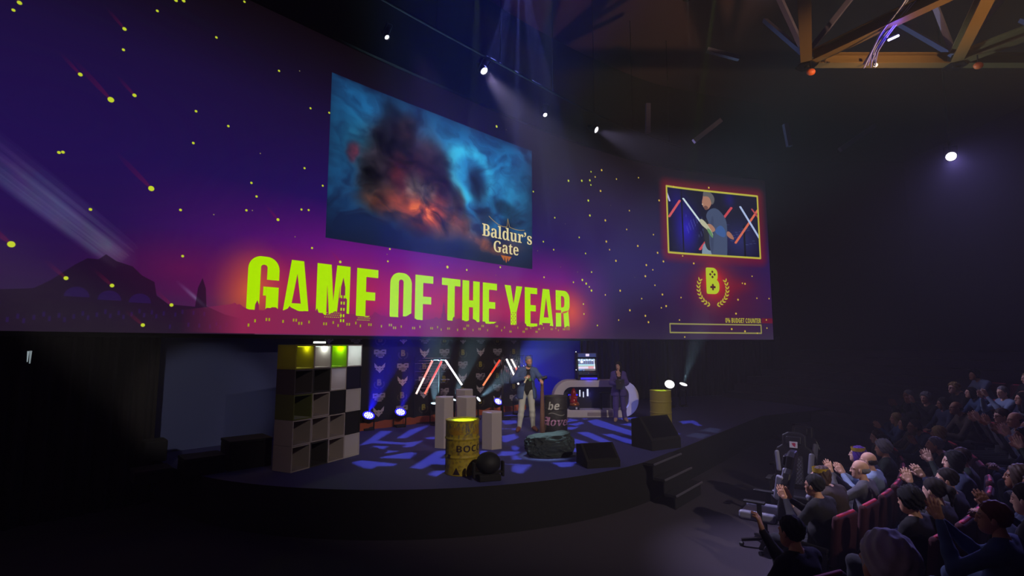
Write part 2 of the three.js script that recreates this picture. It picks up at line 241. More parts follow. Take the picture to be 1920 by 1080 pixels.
function livePicture(c, x, y, w, h) {        // the camera relay of the man on stage
  c.save(); c.beginPath(); c.rect(x, y, w, h); c.clip(); c.translate(x, y); c.scale(w, h);
  c.fillStyle = '#0b0722'; c.fillRect(0, 0, 1, 1); blob(c, .2, .62, .2, .6, 36, 14, 190, .95); blob(c, .1, .2, .15, .4, 28, 14, 120, .7); blob(c, .78, .75, .35, .5, 40, 44, 110, .8); blob(c, .68, .1, .1, .2, 30, 10, 140, .6);
  const bar = (a, b, cc, d, col, t) => { c.strokeStyle = col; c.lineWidth = t; c.lineCap = 'round'; c.beginPath(); c.moveTo(a, b); c.lineTo(cc, d); c.stroke(); };
  bar(.16, 0, .165, 1, '#06040e', .014); bar(.83, .5, .83, 1, '#07060f', .02);
  bar(.02, .46, .14, .2, '#d0565a', .026); bar(0, .1, .03, .22, '#b8b0e0', .02); bar(.18, .16, .36, .5, '#cfe0e4', .022); bar(.34, .92, .7, .23, '#c8444e', .028); bar(.73, .78, 1, .22, '#d8684a', .026); bar(.8, .2, 1, .68, '#aebfe6', .024); bar(.93, .22, 1, .35, '#b0444e', .02);
  c.fillStyle = 'rgba(120,140,200,.5)'; for (let i = 0; i < 26; i++) c.fillRect(.2 + .1 * ((i * .37) % 1) * 2, .4 + .3 * ((i * .61) % 1), .006, .04); for (let i = 0; i < 20; i++) c.fillRect(.64 + .3 * ((i * .37) % 1), .5 + .3 * ((i * .61) % 1), .03, .006);
  const shape = (f, ...p) => { const n = p.length / 2, P = (i) => [p[(i % n) * 2], p[(i % n) * 2 + 1]], mid = (i) => [(P(i)[0] + P(i + 1)[0]) / 2, (P(i)[1] + P(i + 1)[1]) / 2]; c.fillStyle = f; c.beginPath(); c.moveTo(...mid(0)); for (let i = 1; i <= n; i++) c.quadraticCurveTo(...P(i), ...mid(i)); c.closePath(); c.fill(); };
  shape('#7f93a6', .35, 1.1, .37, .82, .43, .82, .5, .9, .5, 1.1);
  shape('#26262e', .4, .95, .38, .55, .42, .42, .5, .4, .52, .9);
  shape('#404c6a', .41, .4, .45, .29, .52, .25, .58, .3, .645, .44, .64, .7, .63, 1.1, .5, 1.1, .45, .95, .44, .7, .45, .5); shape('#37415e', .47, .42, .5, .36, .5, .7, .47, 1.05, .45, .8);
  shape('#3a5a94', .5, .62, .57, .5, .63, .6, .62, .72, .54, .68);
  shape('#a97862', .39, .12, .4, .02, .46, .03, .5, .1, .48, .22, .44, .3, .4, .28, .375, .2, .39, .12);
  shape('#6e4a3e', .4, .24, .43, .23, .45, .27, .42, .31, .4, .28);
  shape('#5f5c5c', .39, .1, .4, -.01, .47, 0, .53, .1, .49, .24, .47, .1, .43, .08);
  shape('#a87862', .4, .55, .45, .5, .5, .55, .52, .62, .44, .66);
  shape('#b9b89a', .34, .46, .38, .44, .46, .58, .5, .72, .44, .62, .36, .54); shape('#5f8a5c', .42, .58, .46, .6, .49, .7, .48, .74, .43, .64);
  shape('#a06a55', .64, .6, .68, .62, .72, .72, .7, .74, .63, .68);
  c.fillStyle = '#d8c8a8'; c.beginPath(); c.arc(.385, .215, .008, 0, 7); c.fill();
  c.restore();
}
const SCREEN = { y0: 2.36, y1: 9.6 };
let art = null;
function drawScreen(c, s0, s1, ppm) {
  c.scale(ppm, ppm); c.translate(-s0, 0); const Y = (v) => SCREEN.y1 - v, H = SCREEN.y1 - SCREEN.y0;
  const g = c.createLinearGradient(0, 0, 0, H); for (const [t, col] of [[0, '#0d060b'], [.1, '#120a1a'], [.28, '#1b0f38'], [.55, '#221150'], [.72, '#28124f'], [.86, '#2b1242'], [1, '#32283f']]) g.addColorStop(t, col);  // greyed foot of the gradient: stage haze glow put into the picture
  c.fillStyle = g; c.fillRect(s0 - 1, 0, s1 - s0 + 2, H);
  // slow colour of the picture: blue violet middle, magenta behind the lettering, dark at the ends
  blob(c, 12.5, Y(4.6), 7.5, 3.4, 42, 14, 118, .75); blob(c, 3.5, Y(6), 6, 3.4, 30, 15, 72, .5); blob(c, 19.5, Y(5.2), 4, 3, 32, 14, 90, .5);
  blob(c, 25.8, Y(4.4), 3.6, 2.6, 116, 8, 26, .6); blob(c, 27.4, Y(8), 3, 2, 14, 7, 12, .6); blob(c, 21.8, Y(3.2), 3, 2, 22, 10, 42, .6);
  const band = canvas(624, 132, (k, w, h) => {
    const q = k.createLinearGradient(0, 0, 0, h); q.addColorStop(0, 'rgba(126,14,120,0)'); q.addColorStop(.35, 'rgba(122,18,128,.8)'); q.addColorStop(.75, 'rgba(150,28,104,.9)'); q.addColorStop(1, 'rgba(100,40,92,.8)'); k.fillStyle = q; k.fillRect(0, 0, w, h);
    const m = k.createLinearGradient(0, 0, w, 0); m.addColorStop(0, 'rgba(0,0,0,0)'); m.addColorStop(.3, '#000'); m.addColorStop(.82, '#000'); m.addColorStop(1, 'rgba(0,0,0,0)'); k.globalCompositeOperation = 'destination-in'; k.fillStyle = m; k.fillRect(0, 0, w, h);
  });
  c.drawImage(band, 4.4, Y(5.6), 15.6, 3.3);
  for (const [, x, w] of WORDS) blob(c, x + w / 2, Y(3.4), 1.0, 1.15, 206, 40, 70, .55);
  blob(c, 6.85, Y(3.3), .95, 1.15, 226, 110, 50, .8); blob(c, 17.7, Y(3.3), 1.2, 1.1, 230, 90, 50, .75); blob(c, 5.6, Y(3.6), 1.9, .8, 120, 18, 74, .45);
  // comet streak and shooting stars
  c.save(); c.translate(4.62, Y(3.68)); c.rotate(Math.atan2(2.1, 2.7)); c.scale(1, 1);
  for (let i = 0; i < 46; i++) { const o = ((i * .618) % 1 - .5) * .95, L = 2.2 + 1.8 * ((i * .37) % 1); const q = c.createLinearGradient(-L, 0, 0, 0); q.addColorStop(0, 'rgba(120,130,160,0)'); q.addColorStop(.6, 'rgba(112,120,150,.05)'); q.addColorStop(1, 'rgba(130,140,160,.02)'); c.fillStyle = q; c.beginPath(); c.ellipse(-L * .5, o * (.5 + .2 * Math.cos(i)), L * .52, .035 + .06 * ((i * .23) % 1), 0, 0, 7); c.fill(); }
  blob(c, -.25, 0, .55, .3, 140, 145, 150, .32); blob(c, -2.5, .2, .5, .12, 140, 150, 190, .35); c.restore();
  c.save(); c.translate(5.85, Y(3.05)); c.rotate(.72); blob(c, 0, 0, .5, .06, 150, 150, 190, .45); c.restore();
  // dark domes and towers of a skyline low in the picture
  c.fillStyle = 'rgba(22,11,26,.62)'; const sky = [[3.1, 3.0], [3.5, 3.05], [3.7, 3.2], [4.0, 3.5], [4.15, 3.62], [4.3, 3.62], [4.4, 3.72], [4.55, 3.62], [4.8, 3.55], [4.95, 3.4], [5.15, 3.3], [5.2, 3.05], [5.4, 2.9], [5.85, 2.88], [5.88, 3.25], [5.95, 3.45], [6.02, 3.25], [6.05, 2.9], [6.4, 2.75], [7, 2.62], [7, 2.3], [2, 2.3], [2, 3]];
  c.beginPath(); sky.forEach(([a, b], i) => (i ? c.lineTo(a, Y(b)) : c.moveTo(a, Y(b)))); c.fill();
  c.fillStyle = 'rgba(46,22,120,.32)'; for (const [a, b] of [[4.05, 2.95], [4.5, 2.92], [4.95, 2.9]]) { c.beginPath(); c.arc(a, Y(b), .17, Math.PI, 0); c.fill(); } for (let i = 0; i < 34; i++) c.fillRect(3.1 + ((i * .618) % 1) * 3.4, Y(2.82) + ((i * .37) % 1) * .3, .035, .08);
  // lettering
  c.fillStyle = LIME; for (const [ch, x, w] of WORDS) letter(c, ch, x, Y(4.03), w, 1.38);
  // the city cut out of the letters' feet, with lit windows
  { const q = c.createLinearGradient(5.6, 0, 18.3, 0); for (const [t, f] of [[0, 'rgba(122,34,78,0)'], [.09, 'rgba(140,36,78,1)'], [.5, 'rgba(118,36,96,1)'], [.9, 'rgba(140,36,78,1)'], [1, 'rgba(122,34,78,0)']]) q.addColorStop(t, f); c.fillStyle = q; } c.beginPath(); c.moveTo(5.6, Y(2.38)); c.lineTo(5.6, Y(2.8));
  const prof = (s) => (s < 13.3 ? 2.88 : 2.82) + .1 * fbm(s * 1.3, 3.1) + .07 * Math.max(0, Math.sin(s * 7.1)) * (fbm(s * 2, 8) > 0 ? 1 : .4) + (s > 8.4 ? -.04 : 0) - (s > 15 ? .02 : 0);
  for (let s = 6.5; s < 17.9; s += .04) { const v = prof(Math.floor(s / .12) * .12); c.lineTo(s, Y(v + (Math.floor(s / .36) % 3 === 0 ? .08 * (1 - Math.abs(((s / .18) % 2) - 1)) : 0))); }
  c.lineTo(18.3, Y(2.75)); c.lineTo(18.3, Y(2.38)); c.fill();
  for (const [x, top, w] of [[9.0, 3.75, .22], [7.02, 3.08, .16], [7.72, 3.0, .2], [8.36, 2.98, .14], [12.08, 3.35, .16], [12.45, 2.95, .18], [7.4, 2.92, .12]]) { const d = w / 2; c.beginPath(); c.moveTo(x - d, Y(2.6)); c.lineTo(x - d, Y(2.6 + (top - 2.6) * .55)); c.lineTo(x - d * .55, Y(2.6 + (top - 2.6) * .58)); c.lineTo(x - d * .5, Y(2.6 + (top - 2.6) * .8)); c.lineTo(x, Y(top)); c.lineTo(x + d * .5, Y(2.6 + (top - 2.6) * .8)); c.lineTo(x + d * .55, Y(2.6 + (top - 2.6) * .58)); c.lineTo(x + d, Y(2.6 + (top - 2.6) * .55)); c.lineTo(x + d, Y(2.6)); c.fill(); }
  c.fillStyle = LIME; for (const v of [2.68, 2.8, 2.95, 3.1, 3.25]) for (const o of [-.05, .02]) c.fillRect(9.0 + o, Y(v), .035, -.07);
  for (let i = 0; i < 46; i++) { const s = 6.85 + ((i * .618) % 1) * 10.6, v = 2.52 + ((i * .37) % 1) * .16; c.globalAlpha = .65; c.fillRect(s, Y(v), .035, -.065); if (i % 2) c.fillRect(s + .06, Y(v), .035, -.065); } c.globalAlpha = 1;
  for (let r = 0; r < 3; r++) for (let i = 0; i < 9; i++) { c.fillRect(8.55 + i * .05 + (r % 2) * .025, Y(2.8 + r * .05), .02, .02); c.fillRect(9.4 + i * .04 + (r % 2) * .02, Y(2.76 + r * .05), .018, .02); }
  c.fillStyle = '#b31f4c'; for (let r = 0; r < 9; r++) for (let i = 0; i < 4; i++) if ((r + i) % 2) c.fillRect(14.8 + i * .055, Y(2.7 + r * .06), .03, .035);
  // poster picture
  if (!art) art = cloudArt(1090, 615);
  c.drawImage(art, 8.5, Y(8.755), 7.27, 4.1);
  // relay picture in a lime frame, its red glow belongs to the projected slide
  for (let i = 0; i < 7; i++) { c.strokeStyle = 'rgba(150,10,34,.13)'; c.lineWidth = .12 + i * .13; c.lineJoin = 'round'; c.strokeRect(23.0, Y(8.82), 4.83, 2.84); }
  livePicture(c, 23.0, Y(8.82), 4.83, 2.84); c.strokeStyle = '#b9b23c'; c.lineWidth = .085; c.strokeRect(23.0, Y(8.82), 4.83, 2.84);
  // emblem, counter
  blob(c, 25.3, Y(4.7), 1.5, 1.4, 190, 14, 24, .85); blob(c, 25.25, Y(4.85), .75, .9, 240, 60, 30, .75); blob(c, 26.6, Y(4.7), 1.2, .5, 150, 12, 26, .4);
  laurelB(c, 25.23, Y(4.7), 1.12, '#b8b428', '#b2c41c');
  c.strokeStyle = '#8f8a4c'; c.lineWidth = .06; c.strokeRect(22.95, Y(3.0), 4.72, .36);
  c.fillStyle = 'rgba(110,10,34,.8)'; c.fillRect(27.72, Y(3.3), .6, .22);
  c.save(); c.translate(27.68, Y(3.08)); c.scale(.62, 1); c.scale(1 / 100, 1 / 100); c.fillStyle = '#b7b22e'; c.textAlign = 'right'; c.font = 'bold 29px sans-serif'; c.fillText('0% BUDGET COUNTER', 0, 0); c.restore();
  // sparks
  for (const t of STARS.split('|')) {
    const [s, v, k] = t.split(' ').map(Number), near = s < 12 ? 1 : 1.25, r = [.013, .025, .034, .05][k] * near;
    if (k > 1) { c.save(); c.translate(s, Y(v)); c.rotate(.75); const L = s < 12 ? (k - 1) * .4 : .12; const q = c.createLinearGradient(-L, 0, 0, 0); q.addColorStop(0, 'rgba(150,10,50,0)'); q.addColorStop(1, 'rgba(170,20,60,.28)'); c.fillStyle = q; c.beginPath(); c.ellipse(-L / 2, 0, L / 2, r * .9, 0, 0, 7); c.fill(); c.restore(); }
    c.fillStyle = k === 0 ? '#8c8458' : s > 19 ? '#d2b83c' : '#c4d430'; c.beginPath(); c.arc(s, Y(v), r, 0, 7); c.fill();
  }
}
{
  const scr = thing('projection_screen', 'huge curved projection screen showing a poster picture over lime GAME OF THE YEAR lettering', 'screen');
  const N = 3, ppm = 150, L = (28.32 - 0.1) / N;
  for (let i = 0; i < N; i++) {
    const s0 = 0.1 + L * i, s1 = s0 + L, W = Math.round(L * ppm), Hh = Math.round((SCREEN.y1 - SCREEN.y0) * ppm);
    const t = ctex(W, Hh, (c) => drawScreen(c, s0, s1, ppm));
    part('screen_panel', sheet(s0, s1, SCREEN.y0, SCREEN.y1, 0, 24), new THREE.MeshStandardMaterial({ color: 0x0a090c, roughness: 0.9, emissive: 0xffffff, emissiveMap: t, emissiveIntensity: 1 }), scr);
  }
  part('backing', wallStrip(0.1, 28.32, SCREEN.y0, SCREEN.y1, -0.004, 0.04), M.black, scr);
  part('frame', [wallStrip(0.1, 28.35, SCREEN.y0 - 0.08, SCREEN.y0 - 0.002, 0.01, 0.1), wallStrip(28.33, 28.41, SCREEN.y0 - 0.08, SCREEN.y1, 0.01, 0.1, null, 1)], M.black, scr);
}
// ---------- backdrop banner, cube wall, plinths, barrels, desk ----------
function foxMark(c, x, y, s, col) { c.save(); c.translate(x, y); c.scale(s, s); c.fillStyle = col; c.beginPath(); for (const [i, p] of [[-.5, -.55], [-.16, -.12], [0, -.2], [.16, -.12], [.5, -.55], [.46, -.05], [.28, .1], [.4, .16], [.2, .3], [0, .58], [-.2, .3], [-.4, .16], [-.28, .1], [-.46, -.05]].entries()) i ? c.lineTo(...p) : c.moveTo(...p); c.fill(); c.fillStyle = '#0a0710'; for (const k of [-1, 1]) { c.beginPath(); c.moveTo(k * .06, .14); c.lineTo(k * .26, .02); c.lineTo(k * .18, .16); c.fill(); } c.restore(); }
function padMark(c, x, y, s, col) { c.save(); c.translate(x, y); c.scale(s, s); c.fillStyle = col; c.beginPath(); c.roundRect(-.55, -.4, .44, .5, .05); c.roundRect(.11, -.4, .44, .5, .05); c.roundRect(-.2, -.3, .4, .36, .02); c.roundRect(-.38, .12, .76, .2, .03); c.roundRect(-.14, .36, .4, .12, .03); c.fill(); c.fillStyle = '#0a0710'; c.fillRect(-.42, -.2, .2, .07); c.fillRect(.2, -.24, .22, .1); c.fillRect(-.3, .19, .6, .05); c.restore(); }
{
  const s0 = 8.6, s1 = 15.78, w = 2048, ppm = w / (s1 - s0), h = Math.round(3.0 * ppm);
  const t = ctex(w, h, (c) => {
    c.fillStyle = '#0b0810'; c.fillRect(0, 0, w, h);
    const col = .72, row = .41;
    for (let i = 0; i < 10; i++) for (let j = 0; j < 7; j++) {
      const x = (.42 + i * col) * ppm, y = h - (.3 + j * row) * ppm, k = (((j + i + 1) % 3) + 3) % 3, q = .27 * ppm;
      c.save(); c.translate(x, y); c.scale(1.25, 1);
      if (k === 0) foxMark(c, 0, 0, q * .98, '#b3a7ab'); else if (k === 1) padMark(c, 0, 0, q, '#938b93'); else laurelB(c, 0, q * .1, q * .66, '#6a6450', '#8a842e');
      c.restore();
    }
  });
  const b = thing('backdrop_banner', 'dark printed backdrop banner with rows of grey fox heads, game pads and wreathed letters', 'banner');
  part('cloth', wallStrip(s0, s1, 0.12, 2.9, -0.62, 0.015, null, 40), new THREE.MeshStandardMaterial({ map: t, roughness: 0.85 }), b);
  part('rail', wallStrip(s0, s1, 2.9, 2.94, -0.61, 0.04, null, 40), M.steel, b);
  // crumpled orange fabric along the foot of the banner
  const crumple = (s) => 0.05 * fbm(s * 3.1, 2) + 0.03 * Math.sin(s * 9);
  const g = wallStrip(s0, s1 + 0.1, 0, 0.24, -0.42, 0.05, crumple, 160), p = g.attributes.position;
  for (let i = 0; i < p.count; i++) if (p.getY(i) > 0.1) p.setY(i, 0.17 + 0.1 * fbm(p.getX(i) * 2.3, p.getZ(i) * 2.3, 4)); g.computeVertexNormals();
  solo('orange_cloth', g, mat(0x9a4a2c, 0.9), 'crumpled rust orange cloth along the foot of the printed banner', 'cloth');
}
// stacked open cubes: rows from the top, columns from the near corner
{
  const O = V(-3.72, 0, -9.06), R = V(0.427, 0, -0.904), B = V(-0.904, 0, -0.427), W = 0.418, H = 0.43, D = 0.44, turn = Math.atan2(-R.z, R.x);
  const WORDR = ['top', 'second', 'third', 'fourth', 'bottom'], WORDC = ['nearest corner column', 'second column', 'third column', 'far end column'];
  const acrylic = (h) => new THREE.MeshPhysicalMaterial({ color: h, roughness: 0.9, transmission: 0.45, thickness: 0 });
  // what each cube is: shell colour, back colour, closed front (a flat panel) or open
  const shell = { w: mat(0x9c8f8d, 0.7), l: mat(0xb4abac, 0.6), y: acrylic(0xb7ad26), g: acrylic(0xaad02e), k: mat(0x120d12, 0.8), n: mat(0x161034, 0.6), o: acrylic(0x6f7424), d: mat(0x4d4448, 0.8), m: mat(0x302c2c, 0.8) };
  const name = { w: 'grey white', l: 'pale', y: 'yellow green', g: 'lime', k: 'black', n: 'navy', o: 'olive', d: 'dark grey', m: 'charcoal' };
  const plan = ['ywgl', 'dmwn', 'owkp', 'wwwK', 'wmwp'];
  for (let r = 0; r < 5; r++) for (let c = 0; c < 4; c++) {
    const ch = plan[r][c], closed = ch === 'p' || ch === 'K' || ch === 'n' || (ch === 'k'), m = ch === 'p' ? shell.l : ch === 'K' ? shell.k : shell[ch];
    const p = O.clone().addScaledVector(R, W * (c + 0.5)).addScaledVector(B, D / 2);
    const nm = ch === 'p' ? 'pale grey' : ch === 'K' ? 'black' : name[ch];
    const q = thing('display_cube', `${nm} ${closed ? 'closed' : 'open'} cube in the ${WORDR[r]} row of the cube wall, ${WORDC[c]}`, 'cube', [p.x, H * (4 - r), p.z], turn + (0), 'stacked display cubes');
    // local x along the wall, local z towards the viewer side
    const t = 0.022, w = W - 0.006, h = H - 0.004;
    part('side_panel', box(t, h, D, -w / 2 + t / 2, h / 2, 0, 0.003), m, q); part('side_panel', box(t, h, D, w / 2 - t / 2, h / 2, 0, 0.003), m, q);
    part('top_panel', box(w - 2 * t, t, D, 0, h - t / 2, 0, 0.003), m, q); part('bottom_panel', box(w - 2 * t, t, D, 0, t / 2, 0, 0.003), m, q);
    part('back_panel', box(w - 2 * t, h - 2 * t, 0.012, 0, h / 2, -D / 2 + 0.012, 0.002), m, q);
    if (closed) part('front_panel', box(w - 2 * t, h - 2 * t, 0.012, 0, h / 2, D / 2 - 0.02, 0.002), m, q);
    const led = { '00': ['#c8d020', .55], '01': ['#eafff0', .9], '02': ['#b6e000', 1.5], '03': ['#e2fff4', 1.7], '12': ['#dfe8ff', .5] }[r + '' + c];
    if (led) {
      part('led_strip', box(0.02, 0.012, 0.3, c === 3 || r === 1 ? -w / 2 + 0.04 : w / 2 - 0.05, h - 0.034, 0.02, 0.003), lamp(led[0], 1.3), q);
      const L = p.clone().addScaledVector(R, (c === 3 || r === 1 ? -1 : 1) * (w / 2 - 0.07)).addScaledVector(B, -0.06);
      glow(L.x, H * (4 - r) + h - 0.055, L.z, led[0], 0.22 * led[1], 1);
    }
  }
  const p = O.clone().addScaledVector(R, W * 1.55).addScaledVector(B, 0.12);
  const bar = thing('led_bar', 'short bright white light bar lying on top of the cube wall', 'lamp', [p.x, 2.152, p.z], turn);
  part('housing', box(0.3, 0.02, 0.05, 0, 0.01, 0), M.black, bar); part('light_face', box(0.28, 0.035, 0.03, 0, 0.036, 0.004), lamp(0xf4ffe8, 2.2), bar);
  glow(p.x - 0.03, 2.24, p.z + 0.01, 0xf4ffe8, 0.12, 1);
}
// hexagonal plinths
for (const [x, z, h, r, a, label] of [[-1.44, -11.35, 1.03, 0.215, 0.1, 'tall grey white hexagonal plinth behind the yellow barrel, first of the group'], [-1.13, -12.6, 1.08, 0.22, 0.16, 'broad grey white hexagonal plinth standing rearmost of the group'], [-1.0, -11.7, 1.0, 0.235, 0.08, 'grey white hexagonal plinth directly behind the yellow graffiti drum'], [-0.42, -11.25, 0.73, 0.235, 0.02, 'short grey white hexagonal plinth beside the yellow barrel']]) {
  const hh = h;
  const g = new THREE.CylinderGeometry(r, r, hh, 6, 1); g.translate(0, hh / 2, 0);
  const o = thing('plinth', label, 'plinth', [x, 0, z], a, 'hexagonal plinths on the stage');
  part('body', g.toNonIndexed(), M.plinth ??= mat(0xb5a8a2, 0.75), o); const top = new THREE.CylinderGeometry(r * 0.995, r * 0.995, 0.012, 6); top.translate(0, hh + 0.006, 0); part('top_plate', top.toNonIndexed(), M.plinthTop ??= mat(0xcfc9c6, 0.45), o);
  o.children[0].geometry.computeVertexNormals();
}
// oil drums
const DRUM = (() => {
  const p = [[0, 0.02], [0.262, 0.02], [0.27, 0], [0.286, 0], [0.29, 0.012], [0.286, 0.03]];
  for (const y of [0.29, 0.585]) p.push([0.283, y - 0.035], [0.283, y - 0.022], [0.292, y - 0.012], [0.295, y], [0.292, y + 0.012], [0.283, y + 0.022], [0.283, y + 0.035]);
  p.push([0.283, 0.85], [0.287, 0.865], [0.291, 0.875], [0.288, 0.885], [0.276, 0.884], [0.27, 0.862]);
  const g = lathe(p, 48), u = g.attributes.uv, q = g.attributes.position; for (let i = 0; i < u.count; i++) u.setY(i, q.getY(i) / 0.885); g.rotateY(Math.PI); return g;
})();
const drumLid = lathe([[0, 0.865], [0.2, 0.865], [0.2, 0.86], [0.272, 0.86], [0.272, 0.85], [0, 0.85]], 40);
function drum(label, pos, turn, bodyMat, rimMat) {
  const o = thing('oil_drum', label, 'barrel', pos, turn); part('body', DRUM, bodyMat, o);
  part('lid', drumLid, rimMat, o);
  for (const s of [-1, 1]) part('bung', cyl(s > 0 ? 0.03 : 0.018, 0.03, 0.012, s * 0.2, 0.871, 0.08, 12), rimMat, o);
  return o;
}
const yellowPaint = ctex(1024, 512, (c, w, h) => {
  c.fillStyle = '#a08a1c'; c.fillRect(0, 0, w, h);
  for (let i = 0; i < 900; i++) { const x = rnd() * w, y = rnd() * h, r = 2 + rnd() * 14; c.fillStyle = ['rgba(84,74,70,.35)', 'rgba(120,92,20,.4)', 'rgba(150,140,40,.3)', 'rgba(70,50,20,.3)'][i % 4]; c.beginPath(); c.ellipse(x, y, r, r * (0.5 + rnd()), rnd() * 3, 0, 7); c.fill(); }
  for (let i = 0; i < 260; i++) { c.fillStyle = 'rgba(78,72,96,.5)'; const x = rnd() * w, y = 20 + rnd() * 110; c.fillRect(x, y, 3 + rnd() * 16, 8 + rnd() * 40); }
  c.fillStyle = 'rgba(150,110,20,.9)'; for (let k = 0; k < 4; k++) { const x = w * (0.12 + k * .25); for (let i = 0; i < 9; i++) { c.save(); c.translate(x, 130); c.rotate((i - 4) * .35); c.fillRect(-7, -80, 14, 84); c.restore(); } }
  c.fillStyle = '#241018'; c.font = 'bold 84px sans-serif'; for (const x of [.37, .87]) { c.save(); c.translate(x * w, 290); c.scale(1.3, 1); c.fillText('BOCC', 0, 0); c.restore(); }
  for (const x of [.16, .66]) { c.beginPath(); c.moveTo(x * w, 340); c.lineTo(x * w + 70, 190); c.lineTo(x * w + 95, 340); c.fill(); c.beginPath(); c.moveTo(x * w + 190, 500); c.lineTo(x * w + 225, 430); c.lineTo(x * w + 262, 500); c.fill(); c.fillRect(x * w + 120, 318, 40, 30); c.beginPath(); c.arc(x * w + 40, 430, 44, 0, 7); c.fill(); }
});
yellowPaint.wrapS = THREE.RepeatWrapping;
drum('yellow oil drum with dark graffiti, top lit lime, in front of the plinths', [-0.845, 0, -9.12], 0.5, mat(0xffffff, 0.6, { map: yellowPaint }), mat(0xc0b83a, 0.6));
drum('plain yellow oil drum at the dark far end of the stage by two white lamps', [4.08, 0.02, -14.6], 1.2, mat(0xa39536, 0.6, { bumpMap: GRAIN, bumpScale: 0.002 }), mat(0xa8a02c, 0.55));
const blackPaint = ctex(1024, 512, (c, w, h) => {
  c.fillStyle = '#2c282a'; c.fillRect(0, 0, w, h);
  for (let i = 0; i < 500; i++) { c.fillStyle = ['rgba(70,68,68,.25)', 'rgba(10,8,10,.4)', 'rgba(90,84,80,.16)'][i % 3]; const x = rnd() * w, y = rnd() * h; c.beginPath(); c.ellipse(x, y, 4 + rnd() * 26, 2 + rnd() * 9, rnd() * 3, 0, 7); c.fill(); }
  for (const o of [0, .5]) {
    c.save(); c.translate(o * w, 0); c.lineCap = 'round'; c.lineJoin = 'round';
    c.fillStyle = '#a9aaa4'; c.font = 'italic bold 150px sans-serif'; c.save(); c.translate(40, 190); c.rotate(-.08); c.fillText('be', 0, 0); c.restore();
    c.strokeStyle = '#7d7c78'; c.lineWidth = 12; c.beginPath(); c.moveTo(60, 240); c.bezierCurveTo(150, 190, 200, 290, 300, 250); c.stroke();
    c.fillStyle = '#c08ab0'; c.font = 'italic bold 150px serif'; c.fillText('love', 20, 400); c.font = 'italic bold 210px sans-serif'; c.fillText('La', 330, 400);
    c.fillStyle = '#c8b24a'; c.fillRect(500, 390, 10, 80); c.restore();
  }
});
blackPaint.wrapS = THREE.RepeatWrapping;
drum('black oil drum with chalky be and pink love lettering beside the standing man', [1.085, 0, -13.2], -1.1, mat(0xffffff, 0.6, { map: blackPaint }), mat(0x2a2628, 0.5));

// rounded white desk: a lying stadium ring
const DESK = [2.5, 0, -16.1];
{
  const w = 2.52, h = 1.06, r = 0.5, th = 0.27;
  const round = (p, x, y, ww, hh, rad) => { p.moveTo(x + rad, y); p.lineTo(x + ww - rad, y); p.absarc(x + ww - rad, y + rad, rad, -Math.PI / 2, 0); p.lineTo(x + ww, y + hh - rad); p.absarc(x + ww - rad, y + hh - rad, rad, 0, Math.PI / 2); p.lineTo(x + rad, y + hh); p.absarc(x + rad, y + hh - rad, rad, Math.PI / 2, Math.PI); p.lineTo(x, y + rad); p.absarc(x + rad, y + rad, rad, Math.PI, Math.PI * 1.5); return p; };
  const s = round(new THREE.Shape(), -w / 2, 0, w, h, r); s.holes.push(round(new THREE.Path(), -w / 2 + th, 0.19, w - 2 * th, h - 0.19 - 0.17, 0.26));
  const d = thing('ring_desk', 'white rounded ring shaped desk carrying the arcade machine', 'desk', DESK, 0.02);
  part('ring', T(new THREE.ExtrudeGeometry(s, { depth: 0.6, bevelThickness: 0.012, bevelSize: 0.012, bevelSegments: 2, curveSegments: 16 }), 0, 0.012, -0.3), mat(0xd8cfc8, 0.45), d);
  part('back_panel', box(w - 2 * th + 0.1, 0.72, 0.02, 0, 0.53, -0.26), mat(0x151034, 0.6), d, 'dark navy back panel');
  part('window_light', [box(0.035, 0.2, 0.012, -0.41, 0.66, -0.235), box(0.03, 0.17, 0.012, -0.3, 0.62, -0.235), box(0.05, 0.22, 0.012, -0.17, 0.68, -0.235)], lamp(0xdfe4ff, 1.1), d, 'small lit white slits'); 
  part('blue_strip', box(0.3, 0.04, 0.02, -0.62, 0.61, -0.23), lamp(0x2018ff, 1.0), d);
  part('plinth_plate', box(0.75, 0.1, 0.01, 0.1, 0.1, 0.316), mat(0xa99a98, 0.6), d, 'greyer plate on the lower band');
  glow(DESK[0] - 0.1, 0.62, DESK[2] - 0.1, 0x8080ff, 0.06);
}
